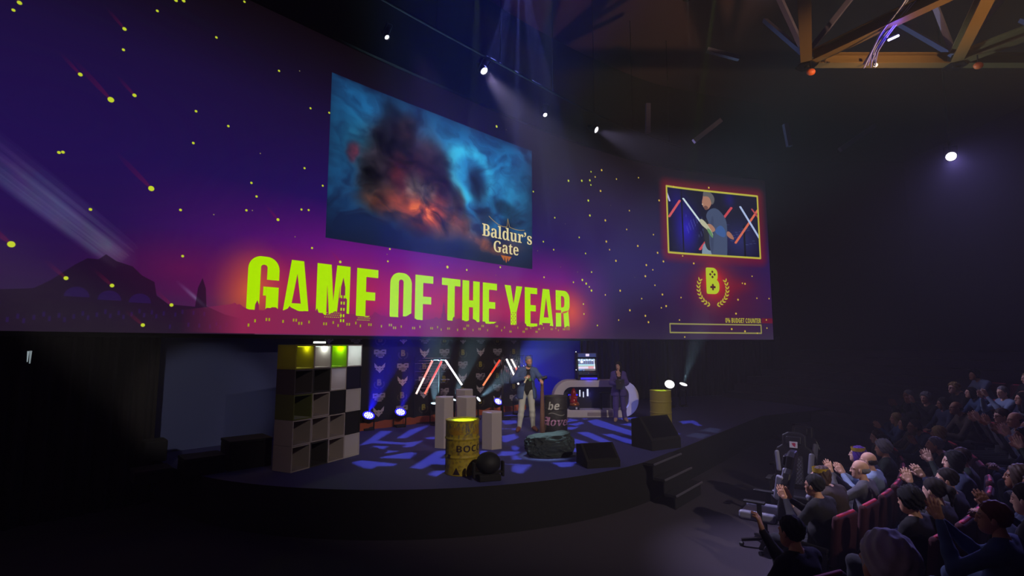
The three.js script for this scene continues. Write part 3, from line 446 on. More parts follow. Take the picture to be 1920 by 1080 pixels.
{ // arcade cabinet standing on the desk
  const a = thing('arcade_machine', 'black table top arcade machine with a bright screen on the white desk', 'arcade', [2.27, 1.086, -16.15], 0.06);
  const side = new THREE.Shape(); [[-.3, 0], [.3, 0], [.3, .14], [.24, .2], [.12, .27], [.04, .62], [.14, .68], [.14, .8], [-.3, .8]].forEach(([x, y], i) => (i ? side.lineTo(x, y) : side.moveTo(x, y)));
  for (const s of [-1, 1]) part('side_panel', T(new THREE.ExtrudeGeometry(side, { depth: 0.024, bevelEnabled: false }), 0, 0, -0.012).rotateY(-Math.PI / 2).translate(s * 0.295, 0, 0), mat(0x191522, 0.5), a);
  part('cabinet', [box(0.56, 0.1, 0.56, 0, 0.05, 0), box(0.56, 0.78, 0.04, 0, 0.4, -0.27), box(0.56, 0.03, 0.42, 0, 0.79, -0.08)], mat(0x14101e, 0.5), a);
  part('control_panel', T(new RoundedBoxGeometry(0.565, 0.03, 0.2, 1, 0.01), 0, 0.205, 0.2, 0.5), mat(0x1a1730, 0.4), a);
  for (let i = 0; i < 6; i++) part('button', cyl(0.014, 0.014, 0.012, 0.02 + (i % 3) * 0.06, 0.232 - Math.floor(i / 3) * 0.028, 0.19 + Math.floor(i / 3) * 0.05, 12), mat(pick([0xd8d8e8, 0xd03040, 0x3060e0]), 0.4), a);
  const j = part('joystick', rod([-0.16, 0.21, 0.2], [-0.16, 0.29, 0.22], 0.007), M.steel, a); part('knob', T(new THREE.SphereGeometry(0.02, 12, 8), -0.16, 0.3, 0.222), mat(0xe0e0e8, 0.3), j);
  const pic = ctex(256, 192, (c, w, h) => { c.fillStyle = '#2a62b8'; c.fillRect(0, 0, w, h); for (let i = 0; i < 14; i++) { c.fillStyle = i % 2 ? '#e8f4ff' : '#8fc4ec'; c.beginPath(); c.arc(i * 20, 12 + (i % 3) * 6, 16, 0, 7); c.fill(); } c.fillStyle = '#16386c'; for (let i = 0; i < 9; i++) c.fillRect(i * 30, 34, 18, 50); c.fillStyle = '#9fe0ee'; c.fillRect(0, 88, w, 22); c.fillStyle = '#8fa39a'; c.fillRect(0, 110, w, 14); c.fillStyle = '#d8ccf0'; c.fillRect(0, 124, w, 36); c.fillStyle = '#d8889c'; c.fillRect(150, 120, 80, 38); c.fillStyle = '#1064b0'; c.fillRect(0, 160, 90, 32); c.fillStyle = '#122048'; c.fillRect(90, 160, 166, 32); c.fillStyle = '#f4f4ff'; c.beginPath(); c.arc(56, 48, 22, 0, 7); c.fill(); c.fillRect(w - 16, 34, 10, 130); });
  part('screen', T(new THREE.PlaneGeometry(0.52, 0.36), 0, 0.45, 0.07, -0.22), new THREE.MeshStandardMaterial({ color: 0x050508, emissive: 0xffffff, emissiveMap: pic, emissiveIntensity: 0.95, roughness: 0.3 }), a);
  part('marquee', box(0.55, 0.11, 0.015, 0, 0.74, 0.145), lamp(0x3a4a9c, 0.45), a); part('marquee_badge', box(0.11, 0.075, 0.012, 0.01, 0.745, 0.156), lamp(0xf0e0ff, 1.0), a);
  part('under_glow', box(0.5, 0.055, 0.02, 0.02, 0.05, 0.285), lamp(0x3a2cff, 1.1), a, 'glowing violet strip');
  for (const y of [0.84, 0.3]) part('corner_lamp', T(new THREE.SphereGeometry(0.016, 6, 4), -0.33, y, 0.1), lamp(0xffffff, 1.2), a);
  part('corner_pole', rod([-0.33, 0, 0.1], [-0.33, 0.84, 0.1], 0.006), M.steel, a);
  glow(2.3, 1.15, -15.75, 0x4030ff, 0.08); area(2.27, 1.55, -15.95, 2.27, 1.4, -10, 0.5, 0.34, 0xa0c0ff, 0.3);
}
{ // red draped sculpture with a golden foot, inside the desk ring
  const s = thing('red_figurine', 'small glossy red and gold draped sculpture on a dark block inside the desk ring', 'sculpture', [1.86, 0.202, -15.98]);
  part('block', box(0.3, 0.12, 0.24, 0, 0.06, 0, 0.01), mat(0x26283a, 0.3), s); part('plate', box(0.05, 0.06, 0.01, 0.06, 0.06, 0.125), mat(0xe8e8f0, 0.3), s);
  part('gold_foot', T(lathe([[0, 0], [0.13, 0], [0.15, 0.04], [0.12, 0.1], [0.06, 0.13], [0, 0.13]], 24), 0.02, 0.12, 0), mat(0xb8682c, 0.35, { metalness: 0.4 }), s);
  part('red_drape', T(lathe([[0, 0], [0.11, 0], [0.12, 0.05], [0.09, 0.13], [0.075, 0.2], [0.085, 0.27], [0.07, 0.34], [0.05, 0.4], [0.025, 0.44], [0, 0.45]], 24), -0.01, 0.2, 0), mat(0xb01a1c, 0.25), s);
  part('red_drape', T(new THREE.SphereGeometry(0.07, 16, 12), 0.03, 0.36, 0.05), mat(0xc02420, 0.25), s); part('wing', T(new THREE.SphereGeometry(0.06, 14, 10), -0.11, 0.36, 0, 0, 0, 0.2, [0.5, 1.6, 0.6]), mat(0x8c5a4a, 0.5), s);
}
{ // black stool under the desk
  const o = thing('side_table', 'black cube side table under the desk beside the red sculpture', 'table', [2.86, 0.202, -16.0]);
  part('table_top', box(0.42, 0.03, 0.3, 0, 0.5, 0), M.black, o); for (const [x, z] of [[-.18, -.12], [.18, -.12], [-.18, .12], [.18, .12]]) part('leg', box(0.03, 0.49, 0.03, x, 0.245, z), M.black, o);
}
{ // boulder
  const g = mergeVertices(new THREE.IcosahedronGeometry(1, 24).deleteAttribute('uv').deleteAttribute('normal')), p = g.attributes.position, v = V(0, 0, 0), cols = [];
  for (let i = 0; i < p.count; i++) {
    v.fromBufferAttribute(p, i); const cel = (k, a) => Math.round(k * a) / a;
    const n = fbm(v.x * 1.6 + 3, v.y * 1.6, v.z * 1.6, 5), f = Math.abs(fbm(v.x * 3.2, v.y * 3.2 + 5, v.z * 3.2, 4));
    let r = 1 + 0.22 * n - 0.26 * f; const y = Math.max(-0.62, v.y * r); const sq = (k) => Math.sign(k) * Math.pow(Math.abs(k), 0.7);
    p.setXYZ(i, sq(v.x) * r * 0.46 + (v.x > 0.1 ? 0.02 : -0.02), Math.min((y + 0.62) * 0.35, 0.4 + 0.05 * n + 0.03 * v.x * 2) , sq(v.z) * r * 0.3);
  }
  g.computeVertexNormals();
  const rk = thing('boulder', 'large grey green boulder on the stage in front of the standing man', 'rock', [0.74, 0, -10.5], 0.15); part('stone', toCreasedNormals(g, 0.6), mat(0x2e3638, 0.9, { bumpMap: GRAIN, bumpScale: 0.004 }), rk);
}
{ // brown post with a dark grip
  const o = thing('wooden_post', 'slim brown wooden post with a dark grip under the man’s hand', 'post', [0.735, 0, -12.95]);
  part('shaft', T(new THREE.CylinderGeometry(0.045, 0.085, 1.28, 4), 0, 0.64, 0, 0, 0.8), mat(0x5f4034, 0.7, { bumpMap: GRAIN, bumpScale: 0.003 }), o);
  part('grip', rod([-0.1, 1.3, 0], [0.12, 1.36, 0], 0.04, 12), mat(0x14101a, 0.5), o);
}
// wedge monitors, boxes and a resting moving head along the dark stage front
function wedge(name, label, pos, turn, w, h, d) {
  const s = new THREE.Shape(); [[-d / 2, 0], [d / 2, 0], [d / 2, h * .3], [-d * .1, h], [-d / 2, h * .9]].forEach(([a, b], i) => (i ? s.lineTo(a, b) : s.moveTo(a, b)));
  const o = thing(name, label, 'speaker', pos, turn); part('cabinet', new THREE.ExtrudeGeometry(s, { depth: w, bevelSize: 0.008, bevelThickness: 0.008, bevelSegments: 1 }).translate(0, 0.008, -w / 2).rotateY(-Math.PI / 2), M.black, o);
  const L = Math.hypot(d * .6, h * .7), a = Math.atan2(h * .7, d * .6); part('grille', T(new RoundedBoxGeometry(w * .86, 0.012, L * .84, 1, 0.004), 0, 0.02, 0, a).translate(0, h * .66, d * .2), M.steel, o);
  part('handle', box(0.14, 0.02, 0.02, 0, h * .5, -d / 2 - 0.02), M.rubber, o); return o;
}
wedge('stage_speaker', 'large black wedge speaker in front of the plain yellow drum', [3.05, 0, -11.35], 0.5, 0.8, 0.62, 0.6);
wedge('stage_speaker', 'black wedge monitor at the dark stage edge beyond the boulder', [1.55, 0, -9.7], 0.25, 0.62, 0.36, 0.5);
{
  const o = thing('moving_head_lamp', 'unlit black moving head lamp in front of the yellow graffiti drum', 'lamp', [-0.38, -0.0, -8.65], 0.3);
  part('base', box(0.36, 0.1, 0.3, 0, 0.05, 0, 0.02), M.black, o); const y = part('yoke', [box(0.04, 0.24, 0.1, -0.24, 0.16, 0, 0.015), box(0.04, 0.24, 0.1, 0.24, 0.16, 0, 0.015), box(0.5, 0.03, 0.1, 0, 0.115, 0)], M.black, o);
  part('head', T(new THREE.SphereGeometry(0.2, 28, 20), 0, 0.26, 0, 0, 0, 0, [1, 0.85, 1]), mat(0x0a080c, 0.7), o); part('lens', T(new THREE.SphereGeometry(0.1, 20, 10, 0, 6.3, 0, 1.2), 0, 0.33, -0.02), mat(0x08080e, 0.1), o);
}
for (const [x, y, z, w, h, d, a, label] of [[-4.75, 0, -9.6, 0.7, 0.5, 0.55, 0.75, 'black flight case standing behind the cube wall'], [-5.25, 0, -9.1, 0.6, 0.3, 0.5, 0.75, 'low black flight case beside the taller one behind the cubes'], [-5.75, 0, -8.6, 0.5, 0.2, 0.45, 0.75, 'small black flight case by the grey wall']]) {
  const o = thing('flight_case', label, 'case', [x, y, z], a); part('body', box(w, h - 0.06, d, 0, (h - 0.06) / 2, 0, 0.012), M.black, o); part('lid', box(w + 0.01, 0.055, d + 0.01, 0, h - 0.03, 0, 0.012), M.rubber, o); for (const s of [-1, 1]) part('latch', box(0.05, 0.05, 0.012, s * w * .28, h - 0.06, d / 2 + 0.004), M.steel, o);
}
{ const o = thing('stacked_speaker', 'dark loudspeaker silhouette standing by the grey wall under the screen', 'speaker', [-6.1, 0, -9.15], 0.75); part('cabinet', box(0.34, 0.36, 0.34, 0, 0.36, 0, 0.03), M.black, o); part('grille', box(0.3, 0.32, 0.01, 0, 0.36, 0.176), M.steel, o); part('pole', cyl(0.02, 0.02, 0.2, 0, 0.1, 0), M.steel, o); part('foot', cyl(0.2, 0.22, 0.02, 0, 0.01, 0), M.steel, o); }
{ const o = thing('drape_glint', 'white glint at a drape gap, put in as two glowing strips', 'lamp', [-7.7, 1.95, -8.35], 0.75); part('mount', box(0.12, 0.24, 0.02, 0, 0, 0), M.black, o); part('glint_strip', T(new THREE.CylinderGeometry(0.012, 0.006, 0.17, 8), 0.02, 0.01, 0.02), lamp(0xbfd0d8, 0.5), o); part('glint_strip', T(new THREE.CylinderGeometry(0.016, 0.008, 0.2, 8), 0.05, 0, 0.02), lamp(0xbfd0d8, 0.35), o); }  // glint at a gap in the drape, put in as glowing strips
// ---------- stage lamps ----------
function lookTurn(o, to) { o.lookAt(...to); }
// floor par cans: lens position, aim, colour of beam, candela, half angle
const PAR = [
  [-3.63, 0.36, -13.5, -2.75, 2.4, -12.3, 0x1a16ff, 1250, 15, 'big blue par can on the floor, nearest the cube wall', 0.15, 0x2a22ff],
  [-2.93, 0.38, -14.0, -2.2, 2.3, -12.7, 0x1a16ff, 650, 13, 'big blue par can on the floor, second from the cube wall', 0.145, 0x2a22ff],
  [-2.12, 0.55, -14.45, -1.95, 2.6, -13.9, 0x9fd4e8, 520, 18, 'small white lamp shining upward beside the tall plinth', 0.08, 0xbfeaf4],
  [-1.6, 0.62, -14.7, -0.9, 2.6, -14.2, 0x9fd4e8, 420, 14, 'small white lamp half hidden behind the tall plinth', 0.07, 0xbfeaf4],
  [-0.97, 0.58, -15.3, 0.4, 1.75, -14.7, 0x9fd4e8, 620, 13, 'small white lamp shining sideways between the plinths', 0.08, 0xe8f4ff],
  [-0.42, 0.44, -16.0, 0.1, 1.4, -15.2, 0x2a20ff, 30, 14, 'blue white floor lamp in front of the banner, past the plinths', 0.13, 0x4038ff],
  [0.2, 0.49, -16.35, 1.9, 1.7, -19.2, 0x1a10ff, 60, 34, 'blue white floor lamp beside the standing man', 0.14, 0x4038ff],
  [5.44, 0.78, -18.3, 5.2, 2.4, -16.0, 0xffffff, 12, 14, 'white floor lamp behind the plain yellow drum', 0.16, 0xffffff],
  [5.98, 0.76, -18.5, 6.4, 2.9, -17.6, 0x9fd0e0, 260, 12, 'white floor lamp furthest along the dark stage', 0.13, 0xffffff],
];
for (const [x, y, z, tx, ty, tz, col, cd, deg, label, r, rim] of PAR) {
  const o = thing('floor_lamp_can', label, 'lamp', [x, 0, z], Math.atan2(tx - x, tz - z));
  part('base', box(r * 1.7, 0.05, r * 1.5, 0, 0.025, 0, 0.01), M.black, o);
  part('yoke', [box(0.02, y - 0.02, 0.05, -r * 1.12, y / 2, -0.05), box(0.02, y - 0.02, 0.05, r * 1.12, y / 2, -0.05), box(r * 2.26, 0.02, 0.05, 0, 0.055, -0.05)], M.black, o);
  const tilt = -Math.atan2(ty - y, Math.hypot(tx - x, tz - z)), can = lathe([[0, -0.2], [r * .6, -0.2], [r * .95, -0.12], [r * 1.04, 0], [r * 1.04, 0.012], [r * .92, 0.012], [r * .92, -0.01], [0, -0.01]], 28).rotateX(Math.PI / 2);
  const put = (g) => T(g, 0, y, 0, tilt);
  part('can', T(can, 0, y, 0, tilt), M.rubber, o);
  part('rim_glow', T(T(new THREE.RingGeometry(r * .86, r * 1.03, 18), 0, 0, 0.014), 0, y, 0, tilt), lamp(rim, 1.5), o);
  part('lens', T(T(new THREE.CircleGeometry(r * .9, 10), 0, 0, 0.004), 0, y, 0, tilt), lamp(rim, 0.9), o, 'glowing lens');
  const cells = []; for (let i = 0; i < 19; i++) { const q = i === 0 ? [0, 0] : i < 7 ? [.34, (i - 1) * 60] : [.66, (i - 7) * 30]; cells.push(T(new THREE.CircleGeometry(r * .155, 5), r * q[0] * Math.cos(q[1] * .01745), r * q[0] * Math.sin(q[1] * .01745), 0.012)); }
  part('led_cells', T(join(cells), 0, y, 0, tilt), lamp(0xf4f2ff, 2.2), o);
  const d = V(tx - x, ty - y, tz - z).normalize().multiplyScalar(0.05);
  spot(x + d.x, y + d.y, z + d.z, tx, ty, tz, col, cd, deg, 0.5, 2);
}
// leaning led tubes on black stands
function tubeLamp(a, b, hexA_, hexB, label, k = 1.6) {
  const o = thing('led_tube', label, 'lamp', a, 0, 'led tubes leaning in front of the banner'), d = b.map((v, i) => v - a[i]), at = (t) => d.map((v) => v * t);
  part('tube', rod(at(0.02), at(0.52), 0.026, 8), lamp(hexA_, k), o); part('tube', rod(at(0.52), at(0.98), 0.026, 8), lamp(hexB, k), o);
  for (const t of [[0, 0.02], [0.98, 1]]) part('end_cap', rod(at(t[0]), at(t[1]), 0.03, 14), M.black, o);
  glow(a[0] + d[0] * 0.5, a[1] + d[1] * 0.5, a[2] + 0.06, hexA_, 0.14, 1);
}
tubeLamp([-2.13, 1.74, -14.2], [-2.57, 0.82, -14.2], 0xff8a80, 0xffe0d8, 'red to white led tube, nearest the cube wall', 1.5);
tubeLamp([-1.89, 1.72, -14.25], [-2.35, 0.81, -14.25], 0xff4a48, 0xff7a68, 'coral red led tube just beside the first one', 1.25);
tubeLamp([-1.82, 1.75, -14.3], [-1.34, 1.05, -14.3], 0xf6eefc, 0xffffff, 'pure white led tube above the plinths', 1.8);
tubeLamp([-0.34, 1.72, -15.4], [-0.85, 0.95, -15.4], 0xff4a30, 0xff8a5c, 'orange red led tube leaning in the middle of the banner', 1.3);
tubeLamp([-0.17, 1.75, -15.4], [0.2, 0.98, -15.4], 0xffffff, 0xfff0e8, 'white led tube ending behind the standing man', 1.8);
tubeLamp([-0.03, 1.74, -15.8], [0.24, 1.22, -15.8], 0xffece4, 0xff6a5a, 'short white and red led tube nearest the standing man', 1.5);
for (const [x, z, h, label] of [[-1.965, -14.4, 1.78, 'thin black stand holding the three led tubes by the cube wall'], [-0.27, -15.5, 1.78, 'thin black stand holding the led tubes beside the man']]) {
  const o = thing('tube_stand', label, 'stand', [x, 0, z]); part('pole', cyl(0.028, 0.028, h, 0, h / 2, 0), M.black, o); part('base', cyl(0.24, 0.25, 0.02, 0, 0.01, 0), M.black, o); part('crossbar', rod([-0.24, h - 0.04, 0.1], [0.3, h - 0.04, 0.1], 0.014), M.steel, o); part('clamp', box(0.07, 0.07, 0.13, 0, h - 0.03, 0.05), M.chrome, o);
}
// wire screens with chrome rods glinting behind the tubes
{
  const o = thing('wire_screen', 'chrome wire screen of short level rods behind the red led tubes', 'screen', [-2.25, 0, -14.75], 0.2);
  for (let i = 0; i < 12; i++) part('rod', rod([-0.45 + 0.1 * ((i * 7) % 3), 0.95 + i * 0.075, 0], [0.15 + 0.12 * ((i * 5) % 4), 0.95 + i * 0.075, 0], 0.007, 6), M.chrome, o);
  part('frame', [rod([-0.46, 0, 0], [-0.46, 1.8, 0], 0.012), rod([0.56, 0, 0], [0.56, 1.8, 0], 0.012)], M.steel, o); part('foot', box(1.1, 0.02, 0.2, 0.05, 0.01, 0), M.steel, o);
  const p = thing('wire_screen', 'chrome wire screen of hanging rods beside the standing man', 'screen', [0.1, 0, -15.9], 0.1);
  for (let i = 0; i < 18; i++) for (let j = 0; j < 3; j++) part('rod', rod([-0.42 + i * 0.052, 1.0 + j * 0.27 + 0.05 * ((i * 3) % 4), 0], [-0.42 + i * 0.052, 1.16 + j * 0.27 + 0.05 * ((i * 3) % 4), 0], 0.009, 6), M.chrome, p);
  part('frame', [rod([-0.46, 0, 0], [-0.46, 1.82, 0], 0.006), rod([0.52, 0, 0], [0.52, 1.82, 0], 0.006), rod([-0.46, 1.82, 0], [0.52, 1.82, 0], 0.005), rod([-0.46, 1.0, 0], [0.52, 1.0, 0], 0.008), rod([-0.46, 1.4, 0], [0.52, 1.4, 0], 0.006)], M.steel, p); part('foot', box(1.1, 0.02, 0.2, 0.03, 0.01, 0), M.steel, p);
}
// pattern projectors: a lamp above a cut metal plate throws the maze of light on the stage floor
function gobo(name, label, x, y, z, drop, floorY, polys, color, cd, deg, tx, tz, rPlate) {
  const k = drop / (y - floorY), s = new THREE.Shape(); s.absarc(0, 0, rPlate, 0, Math.PI * 2);
  for (const poly of polys) { const h = new THREE.Path(); poly.forEach(([px, pz], i) => { const a = (px - x) * k, b = -(pz - z) * k; i ? h.lineTo(a, b) : h.moveTo(a, b); }); h.closePath(); s.holes.push(h); }
  const o = thing(name, label, 'projector', [x, y, z]);
  part('gobo_plate', T(new THREE.ExtrudeGeometry(s, { depth: 0.001, bevelEnabled: false, curveSegments: 48 }), 0, 0, 0, -Math.PI / 2).translate(0, -drop, 0), M.steel, o);
  part('housing', T(lathe([[rPlate + 0.02, -drop - 0.03], [rPlate + 0.02, 0.1], [rPlate * .6, 0.25], [0, 0.25], [0, 0.24], [rPlate * .6 - 0.01, 0.24], [rPlate + 0.005, 0.1], [rPlate + 0.005, -drop - 0.03], [rPlate + 0.02, -drop - 0.03]], 36)), M.black, o);
  part('hanger', rod([0, 0.24, 0], [0, 13.19 - y, 0], 0.03), M.black, o);
  part('bulb', T(new THREE.SphereGeometry(0.02, 6, 4), 0, 0.03, 0), lamp(color, 1), o);
  spot(x, y, z, tx, floorY, tz, color, cd, deg, 0.15, 0.12);
}
const POLYS = '-3.26,-11.47 -3.28,-13.43 -2.99,-13.35 -3.03,-12.05 -2.35,-11.81 -1.99,-12.05 -2.12,-11.31 -2.31,-11.31 -2.28,-11.58 -3.06,-11.76;-2.65,-12.37 -2.59,-13.61 -2.24,-14.33 -2.27,-13.66 -2.46,-12.37;-2.98,-10.55 -2.94,-11.47 -2.61,-11.41 -2.65,-11.04 -1.91,-10.74 -1.93,-10.19 -2.43,-10.23;-2.92,-9.85 -2.90,-10.10 -2.08,-9.77 -2.11,-9.58 -2.41,-9.58 -2.44,-9.35 -2.61,-9.46;-1.78,-9.46 -1.52,-10.94 -1.32,-10.94 -1.29,-10.69 -1.38,-10.28 -1.23,-10.19 -1.16,-9.69 -1.46,-9.73 -1.57,-9.35;-1.39,-8.97 -1.33,-9.24 -1.13,-9.28 -1.06,-8.97 -1.24,-8.83;-0.65,-10.94 -0.48,-10.99 -0.60,-10.46 -0.64,-10.55;-0.32,-10.28 -0.20,-10.89 0.19,-10.84 0.07,-10.55 0.19,-10.10 -0.01,-10.06;-0.14,-9.77 0.35,-9.69 0.16,-9.03 0.06,-9.10;-2.01,-12.44 -1.80,-12.57 -1.75,-12.24 -1.93,-12.24;-1.91,-11.20 -1.82,-11.41 -1.62,-11.36 -1.60,-11.09;-0.26,-16.21 0.20,-16.67 0.28,-16.10 -0.20,-15.88;-0.25,-13.74 0.11,-13.82 0.21,-13.58 -0.22,-13.35;-0.23,-12.84 0.03,-13.13 0.15,-12.44 -0.15,-11.81 -0.22,-12.05;-0.30,-15.16 0.10,-15.26 0.15,-14.68 -0.18,-14.41;2.05,-15.63 2.46,-15.43 3.13,-12.89 2.97,-12.35 2.22,-14.30;1.58,-13.18 1.88,-13.25 2.17,-12.10 2.20,-11.68 2.03,-11.56;2.17,-12.89 2.42,-12.96 2.87,-11.73 2.78,-11.56 2.52,-11.73;1.47,-14.56 1.67,-15.63 1.94,-15.22 1.96,-14.56 1.70,-14.21;1.41,-13.96 1.79,-14.09 1.52,-13.55 1.38,-13.63;1.38,-12.35 1.65,-11.97 1.66,-11.68 1.28,-11.68;2.93,-14.47 3.58,-14.93 3.52,-14.47 3.17,-14.12;3.10,-15.63 3.94,-16.28 3.89,-15.84 3.22,-15.22;3.63,-13.03 4.09,-13.03 3.86,-12.61 3.65,-12.54;4.70,-15.03 5.19,-15.22 5.05,-14.21 4.92,-14.21 4.94,-14.75 4.58,-14.47;0.01,-9.64 0.35,-9.56 0.10,-8.99 0.01,-9.13;0.72,-9.88 1.18,-9.92 1.05,-9.56 0.86,-9.49;1.23,-11.18 1.51,-11.29 1.39,-10.82 1.21,-10.82;0.01,-13.79 0.21,-13.88 0.15,-13.48 0.01,-13.48;0.01,-11.51 0.15,-11.29 0.08,-10.87 0.01,-11.08;0.01,-10.49 0.12,-10.44 0.19,-10.13 0.01,-10.09'.split(';').map((p) => p.split(' ').map((q) => q.split(',').map(Number)));
gobo('pattern_projector', 'black hanging projector with a cut plate high over the stage', 0.2, 12.7, -13.2, 0.6, 0, POLYS, new THREE.Color(0.2, 0.25, 1), 1000, 32, 0.2, -12.8, 0.4);
gobo('pattern_projector', 'small black hanging projector over the stage stairs', 4.7, 11.9, -13.1, 0.5, FLOOR_Y, [[[4.08, -12.68], [4.49, -13.12], [4.75, -12.79], [4.34, -12.26]], [[4.7, -13.42], [5.2, -13.99], [5.38, -13.73], [5.05, -13.07]]], new THREE.Color(0.62, 0.85, 0.8), 110, 10, 4.7, -13.1, 0.11);
// general violet wash from the lighting pipe
spot(-2.2, 9.0, -11.4, 0.2, 0, -13.4, new THREE.Color(0.5, 0.32, 1), 34, 30, 0.8, 8);
// lamps hung above the screen, facing the audience
function bigLamp(x, y, z, tx, ty, tz, r, col, cd, deg, label, glowK = 3) {
  const o = thing('hanging_spotlight', label, 'lamp', [x, y, z]); o.lookAt(tx, ty, tz);
  part('can', lathe([[0, -0.34], [r * .55, -0.34], [r * .9, -0.2], [r * 1.08, 0], [r * 1.08, 0.05], [r * 1.0, 0.05], [r * 1.0, 0], [0, 0]], 28).rotateX(Math.PI / 2), M.black, o);
  part('lens', T(new THREE.SphereGeometry(r, 14, 2, 0, Math.PI * 2, 0, 0.7), 0, -r * 0.72, 0).rotateX(Math.PI / 2).scale(1.5, 1.5, 1), lamp(0xf8f2ff, glowK), o);
  if (y > 11) part('hanger', rod([0, 0, -0.3], [0, 0, -0.98], 0.03), M.black, o);
  part('yoke', [box(0.02, 0.3, 0.05, -r * 1.14, 0.1, -0.1), box(0.02, 0.3, 0.05, r * 1.14, 0.1, -0.1), box(r * 2.4, 0.02, 0.05, 0, 0.26, -0.1)], M.steel, o);
  if (cd) { const d = V(tx - x, ty - y, tz - z).normalize(); spot(x + d.x * 0.12, y + d.y * 0.12, z + d.z * 0.12, tx, ty, tz, col, cd, deg, deg < 2 ? 0.2 : 0.7, deg < 2 ? 1 : 5); }
}
const LAV = new THREE.Color(0.66, 0.6, 1);
bigLamp(-2.8, 8.98, -11, 3, 0, -5, 0.055, LAV, 0, 10, 'small bright lamp above the poster, nearest of the row over the screen');
bigLamp(-0.71, 9.01, -12.5, 4.2, -0.1, -6.8, 0.1, LAV, 560, 13.5, 'large round bright lamp over the screen, second of the row', 3.5);
bigLamp(0.99, 8.99, -15, 3, 0, -5, 0.065, LAV, 0, 10, 'small bright lamp over the screen, third of the row');
bigLamp(2.67, 8.95, -16, 12.5, 0.6, -7.5, 0.105, LAV, 150, 20, 'round bright lamp over the screen, furthest of the row', 3.5);
bigLamp(12.16, 7.33, -14, 4.2, 0.6, -3.2, 0.125, new THREE.Color(0.36, 0.3, 1), 260, 20, 'lone bright violet lamp hung over the dark audience side', 3.5);
// narrow lime spots straight down on the tops of the yellow drums
bigLamp(-0.7, 12.2, -10.6, -0.815, 0.88, -9.17, 0.1, new THREE.Color(0.62, 1, 0.06), 1300, 1.15, 'narrow lime spotlight high over the graffiti drum');
bigLamp(4.9, 12.2, -10.8, 4.1, 0.88, -14.62, 0.1, new THREE.Color(0.6, 1, 0.1), 1300, 1.1, 'narrow lime spotlight high over the plain yellow drum');
bigLamp(0.9, 12.2, -11.6, 0.66, 0.4, -10.5, 0.1, new THREE.Color(0.66, 0.95, 1), 900, 2.6, 'pale teal spotlight high over the boulder');
{
  const pts = []; for (let s = 7.6; s < 21.5; s += 0.7) { const q = along(s, 2.55); pts.push([q.x, 9.3, q.z]); }
  const o = thing('lighting_pipe', 'long black lighting pipe curving along in front of the screen top', 'pipe'); part('pipe', tube(pts, 0.03, 80, 8), M.black, o); for (let i = 0; i < pts.length; i += 3) part('drop_rod', rod(pts[i], [pts[i][0], 13.18, pts[i][2]], 0.012), M.black, o);
  const e = thing('drop_pipe', 'thin black pipe carrying the lone violet lamp', 'pipe'); part('pipe', [rod([12.28, 7.42, -14.16], [12.28, 13.19, -14.16], 0.025), box(0.1, 0.1, 0.1, 12.26, 7.43, -14.13)], M.black, e);
}
// ---------- roof frame ----------
{
  const roof = new THREE.Group(); roof.name = 'roof_beams'; roof.userData.kind = 'structure'; scene.add(roof);
  const Y = 7.86, L = 3, nodes = (i, j) => [5.94 + L * i + L * 0.5 * (((j % 2) + 2) % 2 ? -1 : 0) , Y, -10 + 2.6 * j];
  const N = {}; for (let j = -5; j <= 4; j++) for (let i = -2; i <= 5; i++) N[i + ',' + j] = nodes(i, j);
  const ok = (p) => p && p[2] > -10.2 && p[2] < 4 && p[0] < 21 && p[0] > (p[2] < -9 ? 5.8 : 4.2);
  for (const key of Object.keys(N)) {
    const [i, j] = key.split(',').map(Number), odd = ((j % 2) + 2) % 2, a = N[key];
    for (const [di, dj] of [[1, 0], [odd ? -1 : 0, 1], [odd ? 0 : 1, 1]]) {
      const b = N[(i + di) + ',' + (j + dj)]; if (!ok(a) || !ok(b)) continue;
      const d = V(b[0] - a[0], 0, b[2] - a[2]).normalize().multiplyScalar(0.16), A = [a[0] + d.x, Y, a[2] + d.z], B = [b[0] - d.x, Y, b[2] - d.z], up = (p, h) => [p[0], Y + h, p[2]];
      part('roof_beam', [beam(up(A, -0.1), up(B, -0.1), 0.2, 0.025), beam(A, B, 0.03, 0.2), beam(up(A, 0.1), up(B, 0.1), 0.2, 0.025)], M.beam ??= mat(0x5e431f, 0.7), roof);
    }
    if (ok(a)) {
      part('node_plate', [T(new THREE.CylinderGeometry(0.2, 0.2, 0.03, 6), a[0], Y - 0.13, a[2]), T(new THREE.CylinderGeometry(0.06, 0.06, 0.36, 10), a[0], Y, a[2])], M.steel, roof);
      for (const t of [0.5, 2.6, 4.7]) part('strut', beam([a[0], Y + 0.1, a[2]], [a[0] + 1.5 * Math.cos(t), 9.7, a[2] + 1.5 * Math.sin(t)], 0.09, 0.09), M.strut ??= mat(0x453d5e, 0.7), roof);  // dim purple light is put into the strut colour
    }
  }
  // a few far struts in the dark beyond
  for (const [p, q] of [[[3.81, 8.85, -14], [3.78, 8.0, -14]], [[5.05, 7.76, -14], [5.83, 8.37, -14]], [[7.62, 8.26, -14], [7.7, 7.62, -14]], [[9.1, 7.52, -14], [10.1, 8.2, -14]], [[5.52, 10.45, -14], [6.42, 10.2, -14]]]) part('strut', beam(p, q, 0.12, 0.12), M.strut, roof);
}
